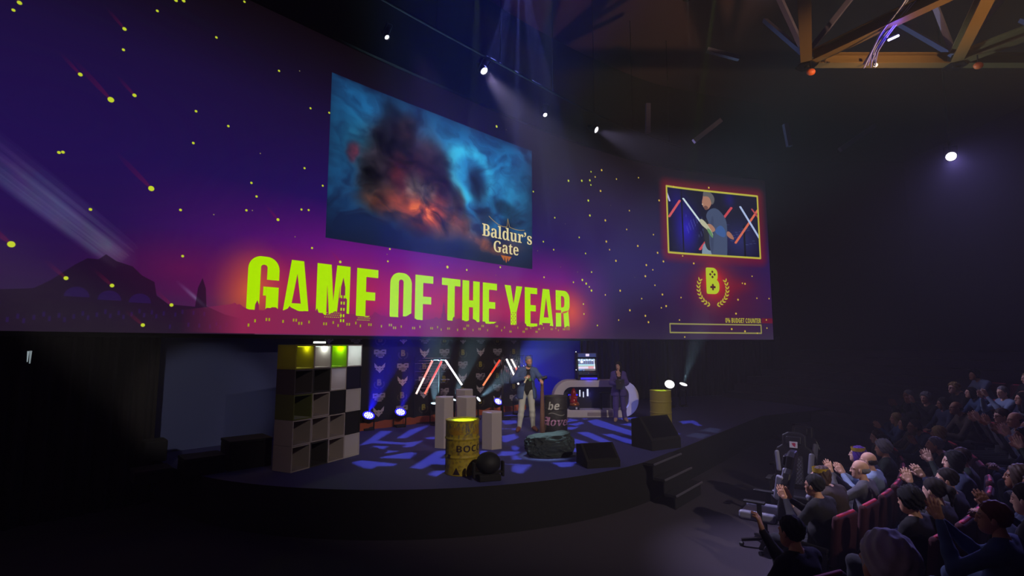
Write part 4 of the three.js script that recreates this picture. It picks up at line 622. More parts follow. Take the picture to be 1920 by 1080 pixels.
{
  const o = thing('uplight', 'warm uplight lamp clamped below the roof beams, out of the audience’s way', 'lamp', [9.6, 3.9, -3.2]); o.lookAt(7.2, 7.9, -8.6);
  part('can', lathe([[0, -0.3], [0.1, -0.3], [0.16, 0], [0.15, 0.02], [0.14, 0], [0, 0]], 20).rotateX(Math.PI / 2), M.black, o); part('lens', T(new THREE.CircleGeometry(0.13, 8), 0, 0, 0.01), lamp(0xffc070, 1.5), o); part('pole', rod([0, 0, -0.25], [0, -0.4, -0.3], 0.02), M.black, o);
  spot(9.5, 4.05, -3.4, 7.2, 7.9, -8.4, new THREE.Color(1, 0.66, 0.26), 300, 19, 0.6, 5);
}
{ // bulb under the bottom chord, led bar and tangled cables
  const o = thing('bare_bulb', 'tiny warm bulb under the golden roof beam', 'lamp', [7.13, 7.6, -9.72]); part('glass', new THREE.SphereGeometry(0.04, 7, 5), lamp(0xffe6c0, 2.2), o); part('socket', cyl(0.03, 0.03, 0.1, 0, 0.07, 0), M.steel, o); glow(7.13, 7.53, -9.7, 0xffc890, 0.5);
  const b = thing('led_bar', 'slanted bright violet light bar among the roof beams', 'lamp', [6.72, 7.55, -8.8]); part('light_face', rod([0, 0, 0], [0.2, 0.1, -0.02], 0.022), lamp(0xd8d0ff, 2), b); part('housing', rod([0, 0.03, -0.03], [0.2, 0.13, -0.05], 0.028), M.black, b); glow(6.72, 7.62, -8.62, 0x5040ff, 0.7);
  const c = thing('cable_bundle', 'tangle of thin cables hanging from the roof beams, lit violet', 'cables'); 
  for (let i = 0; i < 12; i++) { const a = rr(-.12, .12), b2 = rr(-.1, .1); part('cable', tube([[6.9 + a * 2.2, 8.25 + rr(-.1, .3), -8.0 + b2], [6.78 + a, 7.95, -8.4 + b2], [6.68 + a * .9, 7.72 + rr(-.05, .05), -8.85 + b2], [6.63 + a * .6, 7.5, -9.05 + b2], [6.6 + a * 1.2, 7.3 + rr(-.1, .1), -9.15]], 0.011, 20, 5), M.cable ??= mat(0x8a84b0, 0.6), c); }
}
for (const [x, y, z, label] of [[5.9, 7.5, -9.8, 'small orange beacon hanging under the first lit roof corner'], [9.03, 7.52, -9.6, 'small orange beacon hanging under the second roof corner']]) { const o = thing('orange_beacon', label, 'beacon', [x, y, z]); part('shell', T(new THREE.IcosahedronGeometry(0.085, 2), 0, 0, 0, 0, 0, 0, [1, 0.8, 0.8]), mat(0xd8602c, 0.5), o); part('hook', rod([0, 0.06, 0], [0, 0.22, 0], 0.012), M.steel, o); }
{  // fitting for the unseen lamp added to brighten the grey wall
  const o = thing('added_stand_lamp', 'added unseen fill lamp on a tall stand in the aisle', 'lamp', [SIDE_FILL[0], FLOOR_Y, SIDE_FILL[2]], Math.PI + 0.4), y = SIDE_FILL[1] - FLOOR_Y;
  part('can', T(lathe([[0, -0.25], [0.08, -0.25], [0.12, 0], [0.12, 0.02], [0.1, 0.02], [0.1, 0], [0, 0]], 20).rotateX(Math.PI / 2), 0, y, 0, 0.2), M.black, o); part('lens', T(new THREE.CircleGeometry(0.1, 8), 0, y, 0.006, 0.2), lamp(0xe8f0ff, 1), o); part('pole', cyl(0.02, 0.025, y - 0.1, 0, (y - 0.1) / 2, -0.1), M.steel, o); part('base', cyl(0.3, 0.32, 0.03, 0, 0.015, -0.1), M.steel, o);
}
// ---------- people ----------
function surface(fn, lo, hi, cell) {      // surface nets of a distance field; indexed, smooth
  const n = lo.map((v, k) => Math.ceil((hi[k] - v) / cell) + 1), [nx, ny, nz] = n, f = new Float32Array(nx * ny * nz), id = new Int32Array(nx * ny * nz).fill(-1), pos = [], idx = [];
  for (let k = 0, q = 0; k < nz; k++) for (let j = 0; j < ny; j++) for (let i = 0; i < nx; i++, q++) f[q] = fn(lo[0] + i * cell, lo[1] + j * cell, lo[2] + k * cell);
  const at = (i, j, k) => i + nx * (j + ny * k);
  for (let k = 0; k < nz - 1; k++) for (let j = 0; j < ny - 1; j++) for (let i = 0; i < nx - 1; i++) {
    const q = at(i, j, k), c = [q, q + 1, q + nx, q + nx + 1, q + nx * ny, q + nx * ny + 1, q + nx * ny + nx, q + nx * ny + nx + 1]; let m = 0; for (let t = 0; t < 8; t++) if (f[c[t]] < 0) m |= 1 << t;
    if (m === 0 || m === 255) continue;
    let sx = 0, sy = 0, sz = 0, s = 0;
    for (const [a, b] of EDGES) { const fa = f[c[a]], fb = f[c[b]]; if (fa < 0 === fb < 0) continue; const t = fa / (fa - fb), ax = a & 1, ay = (a >> 1) & 1, az = a >> 2; sx += ax + t * ((b & 1) - ax); sy += ay + t * (((b >> 1) & 1) - ay); sz += az + t * ((b >> 2) - az); s++; }
    id[q] = pos.length / 3; pos.push(lo[0] + (i + sx / s) * cell, lo[1] + (j + sy / s) * cell, lo[2] + (k + sz / s) * cell);
  }
  for (let k = 1; k < nz - 1; k++) for (let j = 1; j < ny - 1; j++) for (let i = 1; i < nx - 1; i++) {
    const q = at(i, j, k);
    for (const [d, u, v] of [[1, nx, nx * ny], [nx, nx * ny, 1], [nx * ny, 1, nx]]) {
      if (f[q] < 0 === f[q + d] < 0) continue; const a = id[q], b = id[q - u], c = id[q - u - v], e = id[q - v]; if (a < 0 || b < 0 || c < 0 || e < 0) continue;
      if (f[q] < 0) idx.push(a, b, c, a, c, e); else idx.push(a, c, b, a, e, c);
    }
  }
  const g = new THREE.BufferGeometry(); g.setAttribute('position', new THREE.Float32BufferAttribute(pos, 3)); g.setIndex(idx); g.computeVertexNormals(); return g;
}
const EDGES = []; for (let a = 0; a < 8; a++) for (const b of [a | 1, a | 2, a | 4]) if (b !== a) EDGES.push([a, b]);
function capsules(bones, k = 0.03) {       // bones: [ax,ay,az,ra, bx,by,bz,rb]
  return (x, y, z) => {
    let d = 1e3;
    for (const b of bones) {
      const vx = b[4] - b[0], vy = b[5] - b[1], vz = b[6] - b[2], px = x - b[0], py = y - b[1], pz = z - b[2], L = vx * vx + vy * vy + vz * vz, t = L ? Math.min(1, Math.max(0, (px * vx + py * vy + pz * vz) / L)) : 0;
      const e = Math.hypot(px - vx * t, py - vy * t, pz - vz * t) - b[3] - (b[7] - b[3]) * t, h = Math.max(0, k - Math.abs(d - e)) / k; d = Math.min(d, e) - h * h * k * 0.25;
    }
    return d;
  };
}
const bounds = (bones, m) => { const lo = [9, 9, 9], hi = [-9, -9, -9]; for (const b of bones) for (const o of [0, 4]) for (let k = 0; k < 3; k++) { lo[k] = Math.min(lo[k], b[o + k] - b[o + 3] - m); hi[k] = Math.max(hi[k], b[o + k] + b[o + 3] + m); } return [lo, hi]; };
const ell = (x, y, z, cx, cy, cz, a, b, c) => { const X = (x - cx) / a, Y = (y - cy) / b, Z = (z - cz) / c, k = Math.hypot(X, Y, Z); return (k - 1) * Math.min(a, b, c); };
const smin = (a, b, k) => { const h = Math.max(0, k - Math.abs(a - b)) / k; return Math.min(a, b) - h * h * k * 0.25; }, smax = (a, b, k) => -smin(-a, -b, k);
function headField(x, y, z) {
  const ax = Math.abs(x); let d = ell(x, y, z, 0, 0.03, -0.012, 0.076, 0.094, 0.096);
  d = smin(d, ell(x, y, z, 0, -0.035, 0.022, 0.06, 0.082, 0.07), 0.03); d = smin(d, ell(x, y, z, 0, -0.088, 0.05, 0.032, 0.026, 0.034), 0.03);
  d = smin(d, ell(ax, y, z, 0.026, 0.022, 0.07, 0.03, 0.011, 0.018), 0.012);
  d = smax(d, -ell(ax, y, z, 0.03, 0.0, 0.092, 0.017, 0.012, 0.016), 0.012);
  d = smin(d, ell(x, y, z, 0, -0.012, 0.094, 0.011, 0.03, 0.013), 0.012); d = smin(d, ell(x, y, z, 0, -0.03, 0.1, 0.017, 0.012, 0.015), 0.01);
  d = smin(d, ell(ax, y, z, 0.077, -0.008, -0.004, 0.009, 0.03, 0.018), 0.008); d = smin(d, ell(x, y, z, 0, -0.064, 0.084, 0.024, 0.009, 0.01), 0.008);
  return d;
}
function tint(g, fn) { const p = g.attributes.position, c = []; for (let i = 0; i < p.count; i++) c.push(...fn(p.getX(i), p.getY(i), p.getZ(i))); g.setAttribute('color', new THREE.Float32BufferAttribute(c, 3)); return g; }
const HEAD = (() => {
  const g = tint(surface(headField, [-0.11, -0.14, -0.13], [0.11, 0.15, 0.14], 0.0055), (x, y, z) => z > 0.07 && Math.abs(y + 0.064) < 0.009 && Math.abs(x) < 0.026 ? [0.62, 0.34, 0.34] : z > 0.06 && Math.abs(y - 0.03) < 0.006 && Math.abs(x) > 0.01 && Math.abs(x) < 0.05 ? [0.25, 0.2, 0.18] : [1, 1, 1]);
  const eyes = [-1, 1].flatMap((s) => [tint(T(new THREE.SphereGeometry(0.0105, 10, 8), s * 0.03, 0.0, 0.077).deleteAttribute('uv'), () => [0.95, 0.95, 1]), tint(T(new THREE.SphereGeometry(0.006, 8, 6), s * 0.03, 0.0, 0.0835).deleteAttribute('uv'), () => [0.03, 0.02, 0.02])]);
  return mergeGeometries([g, ...eyes]);
})();
function hairGeo(kind) {
  const f = (x, y, z) => {
    const ax = Math.abs(x); let d = ell(x, y, z, 0, 0.037, -0.018, 0.086, 0.104, 0.105);
    const w = 0.0025 * Math.sin(x * 150 + y * 60) + 0.0025 * Math.sin(z * 140 - y * 90 + 2);
    if (kind === 'bald') { d = ell(x, y, z, 0, 0.0, -0.035, 0.084, 0.05, 0.088); return smax(d + w * .4, ell(x, y, z, 0, -0.03, 0.1, 0.2, 0.12, 0.11) < 0 ? 0.02 : -1, 0.01); }
    if (kind === 'long') { d = smin(d, ell(ax, y, z, 0.05, -0.09, -0.035, 0.05, 0.16, 0.07), 0.04); d = smin(d, ell(x, y, z, 0, -0.09, -0.07, 0.08, 0.17, 0.05), 0.04); d = smax(d, -ell(x, y, z, 0, -0.06, 0.1, 0.064, 0.12, 0.1), 0.02); }
    else if (kind === 'bob') { d = smin(d, ell(ax, y, z, 0.055, -0.04, -0.02, 0.045, 0.09, 0.07), 0.04); d = smax(d, -ell(x, y, z, 0, -0.05, 0.1, 0.062, 0.1, 0.09), 0.02); }
    else if (kind === 'tail') { d = smax(d, -ell(x, y, z, 0, -0.05, 0.06, 0.1, 0.1, 0.1), 0.015); d = smin(d, capsules([[0, 0.06, -0.1, 0.03, 0, 0.03, -0.16, 0.034], [0, 0.03, -0.16, 0.034, 0, -0.12, -0.15, 0.012]])(x, y, z), 0.02); }
    else { if (kind === 'curly') { d -= 0.014; } d = smax(d, -ell(x, y, z, 0, -0.03, 0.075, 0.105, 0.106, 0.088), 0.012); d = smax(d, -(y + 0.055), 0.01); }
    return d + w * (kind === 'curly' ? 2.2 : 1);
  };
  return surface(f, [-0.13, -0.3, -0.22], [0.13, 0.18, 0.13], 0.008);
}
const HAIR = Object.fromEntries(['short', 'curly', 'long', 'bob', 'tail', 'bald'].map((k) => [k, hairGeo(k)]));
const HAIRCOL = { 'dark brown': mat(0x1c1310, 0.9), black: mat(0x0c0a0c, 0.9), brown: mat(0x3a2417, 0.7), blond: mat(0x8f7442, 0.7), grey: mat(0x77757a, 0.8), white: mat(0xc4c4cc, 0.85), red: mat(0x5c2814, 0.7), purple: mat(0x4a1f8a, 0.7) };
const skin = (h) => new THREE.MeshStandardMaterial({ color: h, roughness: 0.6, vertexColors: true });
const SKIN = [skin(0xd0a088), skin(0xc08d72), skin(0xdcb09a), skin(0x8a5c44)];
// a hand: palm and five fingers, fingers along +y, palm facing +z, thumb towards +x for side 1
function handBones(side, curl) {
  const b = [], c = Math.cos(curl), s = Math.sin(curl), F = [[0.03, 0.088, 0.068], [0.01, 0.094, 0.078], [-0.011, 0.09, 0.072], [-0.031, 0.08, 0.056]];
  for (const [x, y, L] of F) {
    const X = x * side; b.push([X * .6, 0.012, 0, 0.017, X, y, 0, 0.0125]);
    const m = [X * 1.12, y + L * .5 * Math.cos(curl * .6), L * .5 * Math.sin(curl * .6)], e = [X * 1.18, m[1] + L * .5 * Math.cos(curl * 1.5), m[2] + L * .5 * Math.sin(curl * 1.5)];
    b.push([X, y, 0, 0.0105, ...m, 0.0095], [...m, 0.0095, ...e, 0.007]);
  }
  b.push([0.012 * side, 0.018, 0.004, 0.018, 0.046 * side, 0.052, 0.012, 0.013], [0.046 * side, 0.052, 0.012, 0.012, 0.056 * side, 0.088, 0.012 + 0.02 * s, 0.009]);
  b.push([0, -0.03, 0, 0.024, 0, 0.02, 0, 0.024]);
  return b;
}
const handCache = {};
function handGeo(side, curl) { const k = side + ',' + curl; if (!handCache[k]) { const b = handBones(side, curl), [lo, hi] = bounds(b, 0.012); handCache[k] = tint(surface(capsules(b, 0.008), lo, hi, 0.0045), () => [1, 1, 1]); } return handCache[k]; }
const P3 = (a) => V(...a);
function placeHand(wrist, dir, palm, side, curl) {
  const y = P3(dir).normalize(), z = P3(palm), x = V().crossVectors(y, z).normalize(); z.crossVectors(x, y);
  return handGeo(side, curl).clone().applyMatrix4(new THREE.Matrix4().makeBasis(x, y, z)).translate(wrist[0] + y.x * 0.025, wrist[1] + y.y * 0.025, wrist[2] + y.z * 0.025);
}
const seg = (a, ra, b, rb) => [...a, ra, ...b, rb], mid = (a, b, t = 0.5) => a.map((v, k) => v + (b[k] - v) * t), off = (a, x, y, z) => [a[0] + x, a[1] + y, a[2] + z];
// J: joints (L is +x). returns geometries of body, top, trousers and shoes
function bodyOf(J, o = {}) {
  const w = o.build ?? 1, up = [], legs = [], shoe = [], neck = [];
  const { pelvis, chest, neckB, head, shL, shR, elL, elR, wrL, wrR, hipL, hipR, knL, knR, anL, anR, toL, toR } = J, belly = mid(pelvis, chest, 0.45);
  up.push(seg(off(chest, -0.075, 0.02, 0), 0.115 * w, off(chest, 0.075, 0.02, 0), 0.115 * w), seg(off(belly, -0.06, 0, 0.01), 0.112 * w, off(belly, 0.06, 0, 0.01), 0.112 * w), seg(chest, 0.12 * w, pelvis, 0.125 * w), seg(shL, 0.062, mid(neckB, shL, 0.25), 0.06), seg(shR, 0.062, mid(neckB, shR, 0.25), 0.06));
  up.push(seg(off(pelvis, -0.07, 0.03, 0), 0.115 * w, off(pelvis, 0.07, 0.03, 0), 0.115 * w));
  const arms = [[shL, elL, wrL], [shR, elR, wrR]].flatMap(([s, e, h]) => [seg(s, 0.056 * w, e, 0.044), seg(e, 0.043, mid(e, h, 0.35), 0.043), seg(mid(e, h, 0.35), 0.042, h, 0.027)]);
  legs.push(seg(off(pelvis, -0.07, 0, 0), 0.118 * w, off(pelvis, 0.07, 0, 0), 0.118 * w));
  for (const [h, k, a] of [[hipL, knL, anL], [hipR, knR, anR]]) legs.push(seg(h, 0.092 * w, k, 0.06), seg(k, 0.06, mid(k, a, 0.3), 0.06), seg(mid(k, a, 0.3), 0.06, a, 0.042));
  for (const [a, t] of [[anL, toL], [anR, toR]]) shoe.push(seg(a, 0.042, mid(a, t, 0.45), 0.042), seg(mid(a, t, 0.45), 0.04, t, 0.034));
  neck.push(seg(neckB, 0.058, off(head, 0, -0.06, -0.025), 0.052));
  const all = [...up, ...arms, ...legs, ...shoe, ...neck].map((b) => { const q = b.slice(); q[3] -= 0.006; q[7] -= 0.006; return q; }), [lo, hi] = bounds(all, 0.03);
  const body = tint(surface(capsules(all, 0.035), lo, hi, o.cell ?? 0.02), () => [1, 1, 1]);
  const H = HEAD.clone().scale(o.hs ?? 1, o.hs ?? 1, o.hs ?? 1); H.applyEuler?.(0);
  H.applyMatrix4(new THREE.Matrix4().makeRotationFromEuler(new THREE.Euler(...(o.headRot ?? [0, 0, 0]), 'YXZ'))).translate(...head);
  const parts = [body, H]; for (const [s, h] of [[1, o.handL], [-1, o.handR]]) if (h) parts.push(placeHand(s > 0 ? wrL : wrR, h[0], h[1], h[2] ?? s, h[3] ?? 0.3));
  const clean = parts.map((g) => { for (const k of Object.keys(g.attributes)) if (!['position', 'normal', 'color'].includes(k)) g.deleteAttribute(k); return g; });
  const grow = (bs, d) => bs.map((b) => { const q = b.slice(); q[3] += d; q[7] += d; return q; }), field = (bs, d, cut, cell) => { const q = grow(bs, d), [l, h] = bounds(q, 0.03), fn = capsules(q, 0.035); return surface(cut ? (x, y, z) => Math.max(fn(x, y, z), cut(x, y, z)) : fn, l, h, cell ?? o.cell ?? 0.02); };
  const nk = (x, y, z) => 0.075 - Math.hypot(x - neckB[0], (y - neckB[1] - 0.055) * 0.9, z - neckB[2] - 0.03);
  return { body: mergeGeometries(clean), field, up, arms, legs, shoe, top: field([...up, ...arms.filter((b, i) => !(o.short && i % 3))], 0.009, nk), trousers: field(legs, 0.008), shoes: field(shoe, 0.008), head };
}
const SEAT_Y = 0.45;
function seatedJ(armsL, armsR, lean = 0, headOff = [0, 0, 0]) {
  const pelvis = [0, 0.565, -0.06], chest = [0, 0.93, -0.1 + lean], neckB = [0, 1.07, -0.09 + lean * 1.25], head = [headOff[0], 1.225 + headOff[1], -0.045 + lean * 1.5 + headOff[2]];
  return { pelvis, chest, neckB, head, shL: [0.185, 1.02, -0.1 + lean], shR: [-0.185, 1.02, -0.1 + lean], elL: armsL[0], wrL: armsL[1], elR: armsR[0], wrR: armsR[1], hipL: [0.09, 0.545, -0.02], hipR: [-0.09, 0.545, -0.02], knL: [0.13, 0.53, 0.42], knR: [-0.13, 0.53, 0.42], anL: [0.13, 0.085, 0.4], anR: [-0.13, 0.085, 0.4], toL: [0.15, 0.04, 0.54], toR: [-0.15, 0.04, 0.54] };
}
const POSES = [   // name of what the person does, joints, options
  ['applauding', seatedJ([[0.28, 0.78, 0.1], [0.075, 1.0, 0.3]], [[-0.28, 0.78, 0.1], [-0.06, 0.98, 0.31]], 0.03), { handL: [[-0.12, 0.75, 0.5], [-1, 0, 0.1], 1, 0.15], handR: [[0.1, 0.8, 0.45], [1, 0, 0.1], -1, 0.15], headRot: [0, 0, 0] }],
  ['clapping high', seatedJ([[0.27, 0.84, 0.14], [0.085, 1.13, 0.27]], [[-0.27, 0.84, 0.14], [-0.05, 1.1, 0.3]], 0.0), { handL: [[-0.2, 0.9, 0.3], [-1, -0.1, 0.1], 1, 0.12], handR: [[0.15, 0.9, 0.35], [1, 0, 0.1], -1, 0.12], headRot: [0, 0.3, 0] }],
  ['hands in lap', seatedJ([[0.27, 0.74, 0.02], [0.09, 0.66, 0.24]], [[-0.27, 0.74, 0.02], [-0.07, 0.665, 0.25]], -0.02), { handL: [[-0.7, -0.1, 0.5], [0, -1, 0.1], 1, 0.5], handR: [[0.7, -0.1, 0.5], [0, -1, 0.1], -1, 0.5], headRot: [0.05, -0.2, 0] }],
  ['leaning forward', seatedJ([[0.24, 0.68, 0.3], [0.07, 0.74, 0.5]], [[-0.24, 0.68, 0.3], [-0.06, 0.73, 0.5]], 0.16, [0, -0.03, 0.02]), { handL: [[-0.5, 0.4, 0.4], [-0.6, -0.6, 0], 1, 0.6], handR: [[0.5, 0.4, 0.4], [0.6, -0.6, 0], -1, 0.6], headRot: [-0.12, 0.1, 0], build: 1.06 }],
  ['one hand raised', seatedJ([[0.27, 0.76, 0.04], [0.12, 0.66, 0.26]], [[-0.26, 0.82, 0.2], [-0.2, 1.08, 0.36]], 0), { handL: [[-0.5, -0.2, 0.6], [0, -1, 0.1], 1, 0.5], handR: [[0.05, 0.9, 0.25], [0.4, 0.1, 0.9], -1, 0.7], headRot: [0.08, -0.1, 0.08] }],
];
const SEATED = POSES.map(([act, J, o]) => { const b = bodyOf(J, { ...o, cell: 0.022 }); return { act, b, head: J.head, rot: o.headRot, hair: Object.fromEntries(Object.entries(HAIR).map(([k, g]) => [k, g.clone().applyMatrix4(new THREE.Matrix4().makeRotationFromEuler(new THREE.Euler(...o.headRot, 'YXZ'))).translate(...J.head)])) }; });
const GLASSES = join([-1, 1].flatMap((s) => [T(new THREE.TorusGeometry(0.021, 0.0028, 6, 18), s * 0.031, 0, 0.1), rod([s * 0.052, 0.004, 0.1], [s * 0.08, 0.004, 0.0], 0.0025, 6)]).concat([rod([-0.01, 0.003, 0.101], [0.01, 0.003, 0.101], 0.0025, 6)]));
const TOPS = { 'black sweater': mat(0x0e0c10, 0.9), 'charcoal hoodie': mat(0x26242a, 0.9), 'navy shirt': mat(0x18203c, 0.9), 'grey sweater': mat(0x55545e, 0.9), 'dark green jacket': mat(0x1e2a22, 0.9), 'white shirt': mat(0xb4b4bc, 0.85), 'blue denim jacket': mat(0x33486c, 0.9), 'maroon sweater': mat(0x3c1420, 0.9), 'light blue shirt': mat(0x7f90b0, 0.9), 'brown jacket': mat(0x33261e, 0.9) };
const PANTS = [mat(0x12121a, 0.9), mat(0x2c3a58, 0.9), mat(0x1c1a20, 0.9), mat(0x3a4a6a, 0.9)], SHOE = mat(0x101014, 0.6);
function seated(pose, x, y, z, turn, top, hair, hcol, sk, pants, label, group, extra = {}) {
  const S = SEATED[pose], o = thing('person', label, 'person', [x, y, z], turn, group); if (extra.scale) o.scale.setScalar(extra.scale);
  part('body', S.b.body, SKIN[sk], o); part('top', S.b.top, TOPS[top], o); part('trousers', S.b.trousers, PANTS[pants], o); part('shoes', S.b.shoes, SHOE, o);
  if (hair) part('hair', S.hair[hair], HAIRCOL[hcol], o);
  if (extra.glasses) { const g = part('glasses', GLASSES, M.black, o); g.position.set(...S.head); g.rotation.set(...S.rot, 'YXZ'); }
  if (extra.crown) { const g = part('paper_crown', T(new THREE.CylinderGeometry(0.097, 0.094, 0.055, 28, 1, true), S.head[0], S.head[1] + 0.085, S.head[2] - 0.015), extra.crown, o, 'gold paper crown'); }
  if (extra.lanyard) part('lanyard', tube([[0.06, 1.08, -0.04], [0.05, 0.95, 0.06], [0, 0.8, 0.08], [-0.05, 0.95, 0.06], [-0.06, 1.08, -0.04]], 0.006, 20, 5), mat(0xb02838, 0.7), o);
  return o;
}
// ---------- seating and audience ----------
const CX = -2, CZ = -14.3, rowR = (k) => 9.7 + 0.95 * k, rowY = (k) => FLOOR_Y + (k ? 0.1 + 0.28 * (k - 1) : 0);
const polar = (r, deg) => [CX + r * Math.cos(deg * Math.PI / 180), CZ + r * Math.sin(deg * Math.PI / 180)], faceStage = (deg) => Math.atan2(-Math.cos(deg * Math.PI / 180), -Math.sin(deg * Math.PI / 180));
const NROW = 11;
{ // stepped seating tiers
  for (let k = 1; k < NROW; k++) {
    const r0 = rowR(k) - 0.42, r1 = k === NROW - 1 ? 24 : rowR(k) + 0.53, s = new THREE.Shape(), a0 = -0.62, a1 = 1.12;
    for (let i = 0; i <= 40; i++) { const a = a0 + (a1 - a0) * i / 40; s[i ? 'lineTo' : 'moveTo'](r1 * Math.cos(a), -r1 * Math.sin(a)); }
    for (let i = 40; i >= 0; i--) { const a = a0 + (a1 - a0) * i / 40; s.lineTo(r0 * Math.cos(a), -r0 * Math.sin(a)); }
    const g = new THREE.ExtrudeGeometry(s, { depth: rowY(k) - FLOOR_Y, bevelEnabled: false }).rotateX(-Math.PI / 2).translate(CX, FLOOR_Y, CZ); struct('seating_tier', g, M.carpet);
  }
}
const NUMS = 'first second third fourth fifth sixth seventh eighth ninth tenth eleventh twelfth thirteenth fourteenth fifteenth sixteenth seventeenth eighteenth nineteenth twentieth'.split(' '), nth = (i) => NUMS[i] ?? (i < 29 ? 'twenty-' + NUMS[i - 20] : i === 29 ? 'thirtieth' : 'thirty-' + NUMS[i - 30]);
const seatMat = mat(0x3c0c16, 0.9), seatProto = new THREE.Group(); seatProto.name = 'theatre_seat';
part('seat', box(0.48, 0.1, 0.46, 0, 0.4, -0.02, 0.03), seatMat, seatProto); part('backrest', T(new RoundedBoxGeometry(0.48, 0.56, 0.09, 2, 0.04), 0, 0.72, -0.29, -0.12), seatMat, seatProto); part('lit_top_edge', T(new THREE.CapsuleGeometry(0.022, 0.36, 3, 8).rotateZ(Math.PI / 2), 0, 0.99, -0.325), mat(0xb0203c, 0.7), seatProto, 'top edge, lit red put into its colour');  // light on the seat top put in as a brighter red bar
for (const s of [-1, 1]) { part('armrest', box(0.05, 0.05, 0.36, s * 0.265, 0.62, -0.06, 0.015), M.black, seatProto); part('side_frame', box(0.03, 0.6, 0.3, s * 0.265, 0.3, -0.08, 0.01), M.black, seatProto); }
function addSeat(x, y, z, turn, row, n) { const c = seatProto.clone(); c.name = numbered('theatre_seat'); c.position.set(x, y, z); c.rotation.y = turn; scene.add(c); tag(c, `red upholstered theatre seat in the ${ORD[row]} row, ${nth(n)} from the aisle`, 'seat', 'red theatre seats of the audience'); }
const ORD = ['front', 'second', 'third', 'fourth', 'fifth', 'sixth', 'seventh', 'eighth', 'ninth', 'tenth', 'last'], taken = [];
function sit(row, deg, pose, top, hair, hcol, sk, pants, label, extra = {}) {
  const [x, z] = polar(rowR(row), deg), turn = faceStage(deg) + (extra.turn ?? 0), y = rowY(row); const n = taken.filter(([r]) => r === row).length; taken.push([row, deg]);
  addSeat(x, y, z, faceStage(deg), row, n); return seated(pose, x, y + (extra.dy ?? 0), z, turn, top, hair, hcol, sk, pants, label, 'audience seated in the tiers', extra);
}
const GOLD = mat(0xb89a2c, 0.5, { metalness: 0.3, side: THREE.DoubleSide });
// people the photograph singles out
sit(0, 55.2, 0, 'black sweater', 'short', 'black', 1, 0, 'man in glasses and black sweater clapping at the aisle end of the front row', { glasses: true });
sit(0, 51.3, 3, 'brown jacket', 'long', 'brown', 2, 1, 'woman with long brown hair and a gold paper crown in the front row', { crown: GOLD });
sit(0, 47.4, 1, 'grey sweater', 'bald', 'grey', 0, 2, 'balding person in grey sweater with both hands raised clapping, front row');
sit(0, 43.4, 0, 'light blue shirt', 'bald', 'dark brown', 0, 2, 'man in glasses with shiny bare forehead and light shirt, clapping', { glasses: true });
sit(0, 39.8, 3, 'navy shirt', 'bob', 'purple', 2, 0, 'person with purple bobbed hair and paper crown leaning forward, front row', { crown: GOLD });
sit(0, 36.2, 2, 'dark green jacket', 'curly', 'grey', 1, 0, 'person with curly grey hair and green jacket in the front row');
sit(0, 32.6, 2, 'navy shirt', 'short', 'black', 0, 0, 'person with black hair and high forehead in navy shirt, front row', { turn: 0.3 });
sit(1, 66.3, 4, 'black sweater', 'short', 'black', 1, 3, 'dark figure in blue jeans with one hand raised, first seat of the second row', { turn: 0.1 });
sit(1, 56.4, 2, 'black sweater', 'curly', 'black', 1, 0, 'dark figure with big black curly hair seen from behind, second row');
sit(1, 49.3, 1, 'black sweater', 'short', 'dark brown', 0, 1, 'dark haired person in black sweater and blue jeans clapping, red lanyard, second row', { lanyard: true });
sit(1, 52.8, 2, 'charcoal hoodie', 'tail', 'dark brown', 2, 3, 'person with ponytail in charcoal hoodie, second row');
sit(1, 40.2, 1, 'dark green jacket', 'short', 'brown', 2, 1, 'person in dark green jacket clapping with hands high, second row');
sit(3, 74.0, 2, 'navy shirt', 'short', 'white', 0, 0, 'white haired person in the foreground, head lit violet, fourth row by the aisle', { scale: 1.09, turn: -0.1 });
// everyone else
camera.updateMatrixWorld(true); camera.updateProjectionMatrix();
for (let row = 0; row < 9; row++) {
  let n = taken.filter(([r]) => r === row).length; const step = 0.6 / rowR(row) * 180 / Math.PI, from = row === 0 ? 26 : row === 1 ? 14 : 6;
  for (let d = 70; d > from; d -= step) {
    if (taken.some(([r, q]) => r === row && Math.abs(q - d) < step * 0.92)) continue;
    const [x, z] = polar(rowR(row), d), q = V(x, rowY(row) + 1.0, z).project(camera);
    if (Math.abs(q.x) > 1.06 || q.y < -1.15 || q.y > 1 || (row < 2 && d > 54) || (row === 2 && d > 62) || (row > 2 && d > 60) || z > -1.2) continue;
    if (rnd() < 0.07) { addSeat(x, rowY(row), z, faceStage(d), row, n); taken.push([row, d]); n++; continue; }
    const top = pick(['black sweater', 'charcoal hoodie', 'navy shirt', 'grey sweater', 'dark green jacket', 'blue denim jacket', 'maroon sweater', 'black sweater', 'navy shirt', 'brown jacket', 'light blue shirt']), hair = pick(['short', 'short', 'curly', 'long', 'bob', 'tail', 'bald', 'short']), hc = pick(['dark brown', 'black', 'brown', 'blond', 'grey', 'red', 'dark brown', 'black']), jit = rr(-.25, .25);
    const style = { short: 'short', curly: 'curly', long: 'long', bob: 'bobbed', tail: 'tied back', bald: 'thinning' }[hair];
    sit(row, d, Math.floor(rnd() * 4), top, hair, hc, Math.floor(rnd() * 4), Math.floor(rnd() * 4), `person in ${top}, ${style} ${hc} hair, ${ORD[row]} row, ${nth(n)} from the aisle`, { turn: jit, scale: rr(.96, 1.05), glasses: rnd() < .2 }); n++;
  }
}
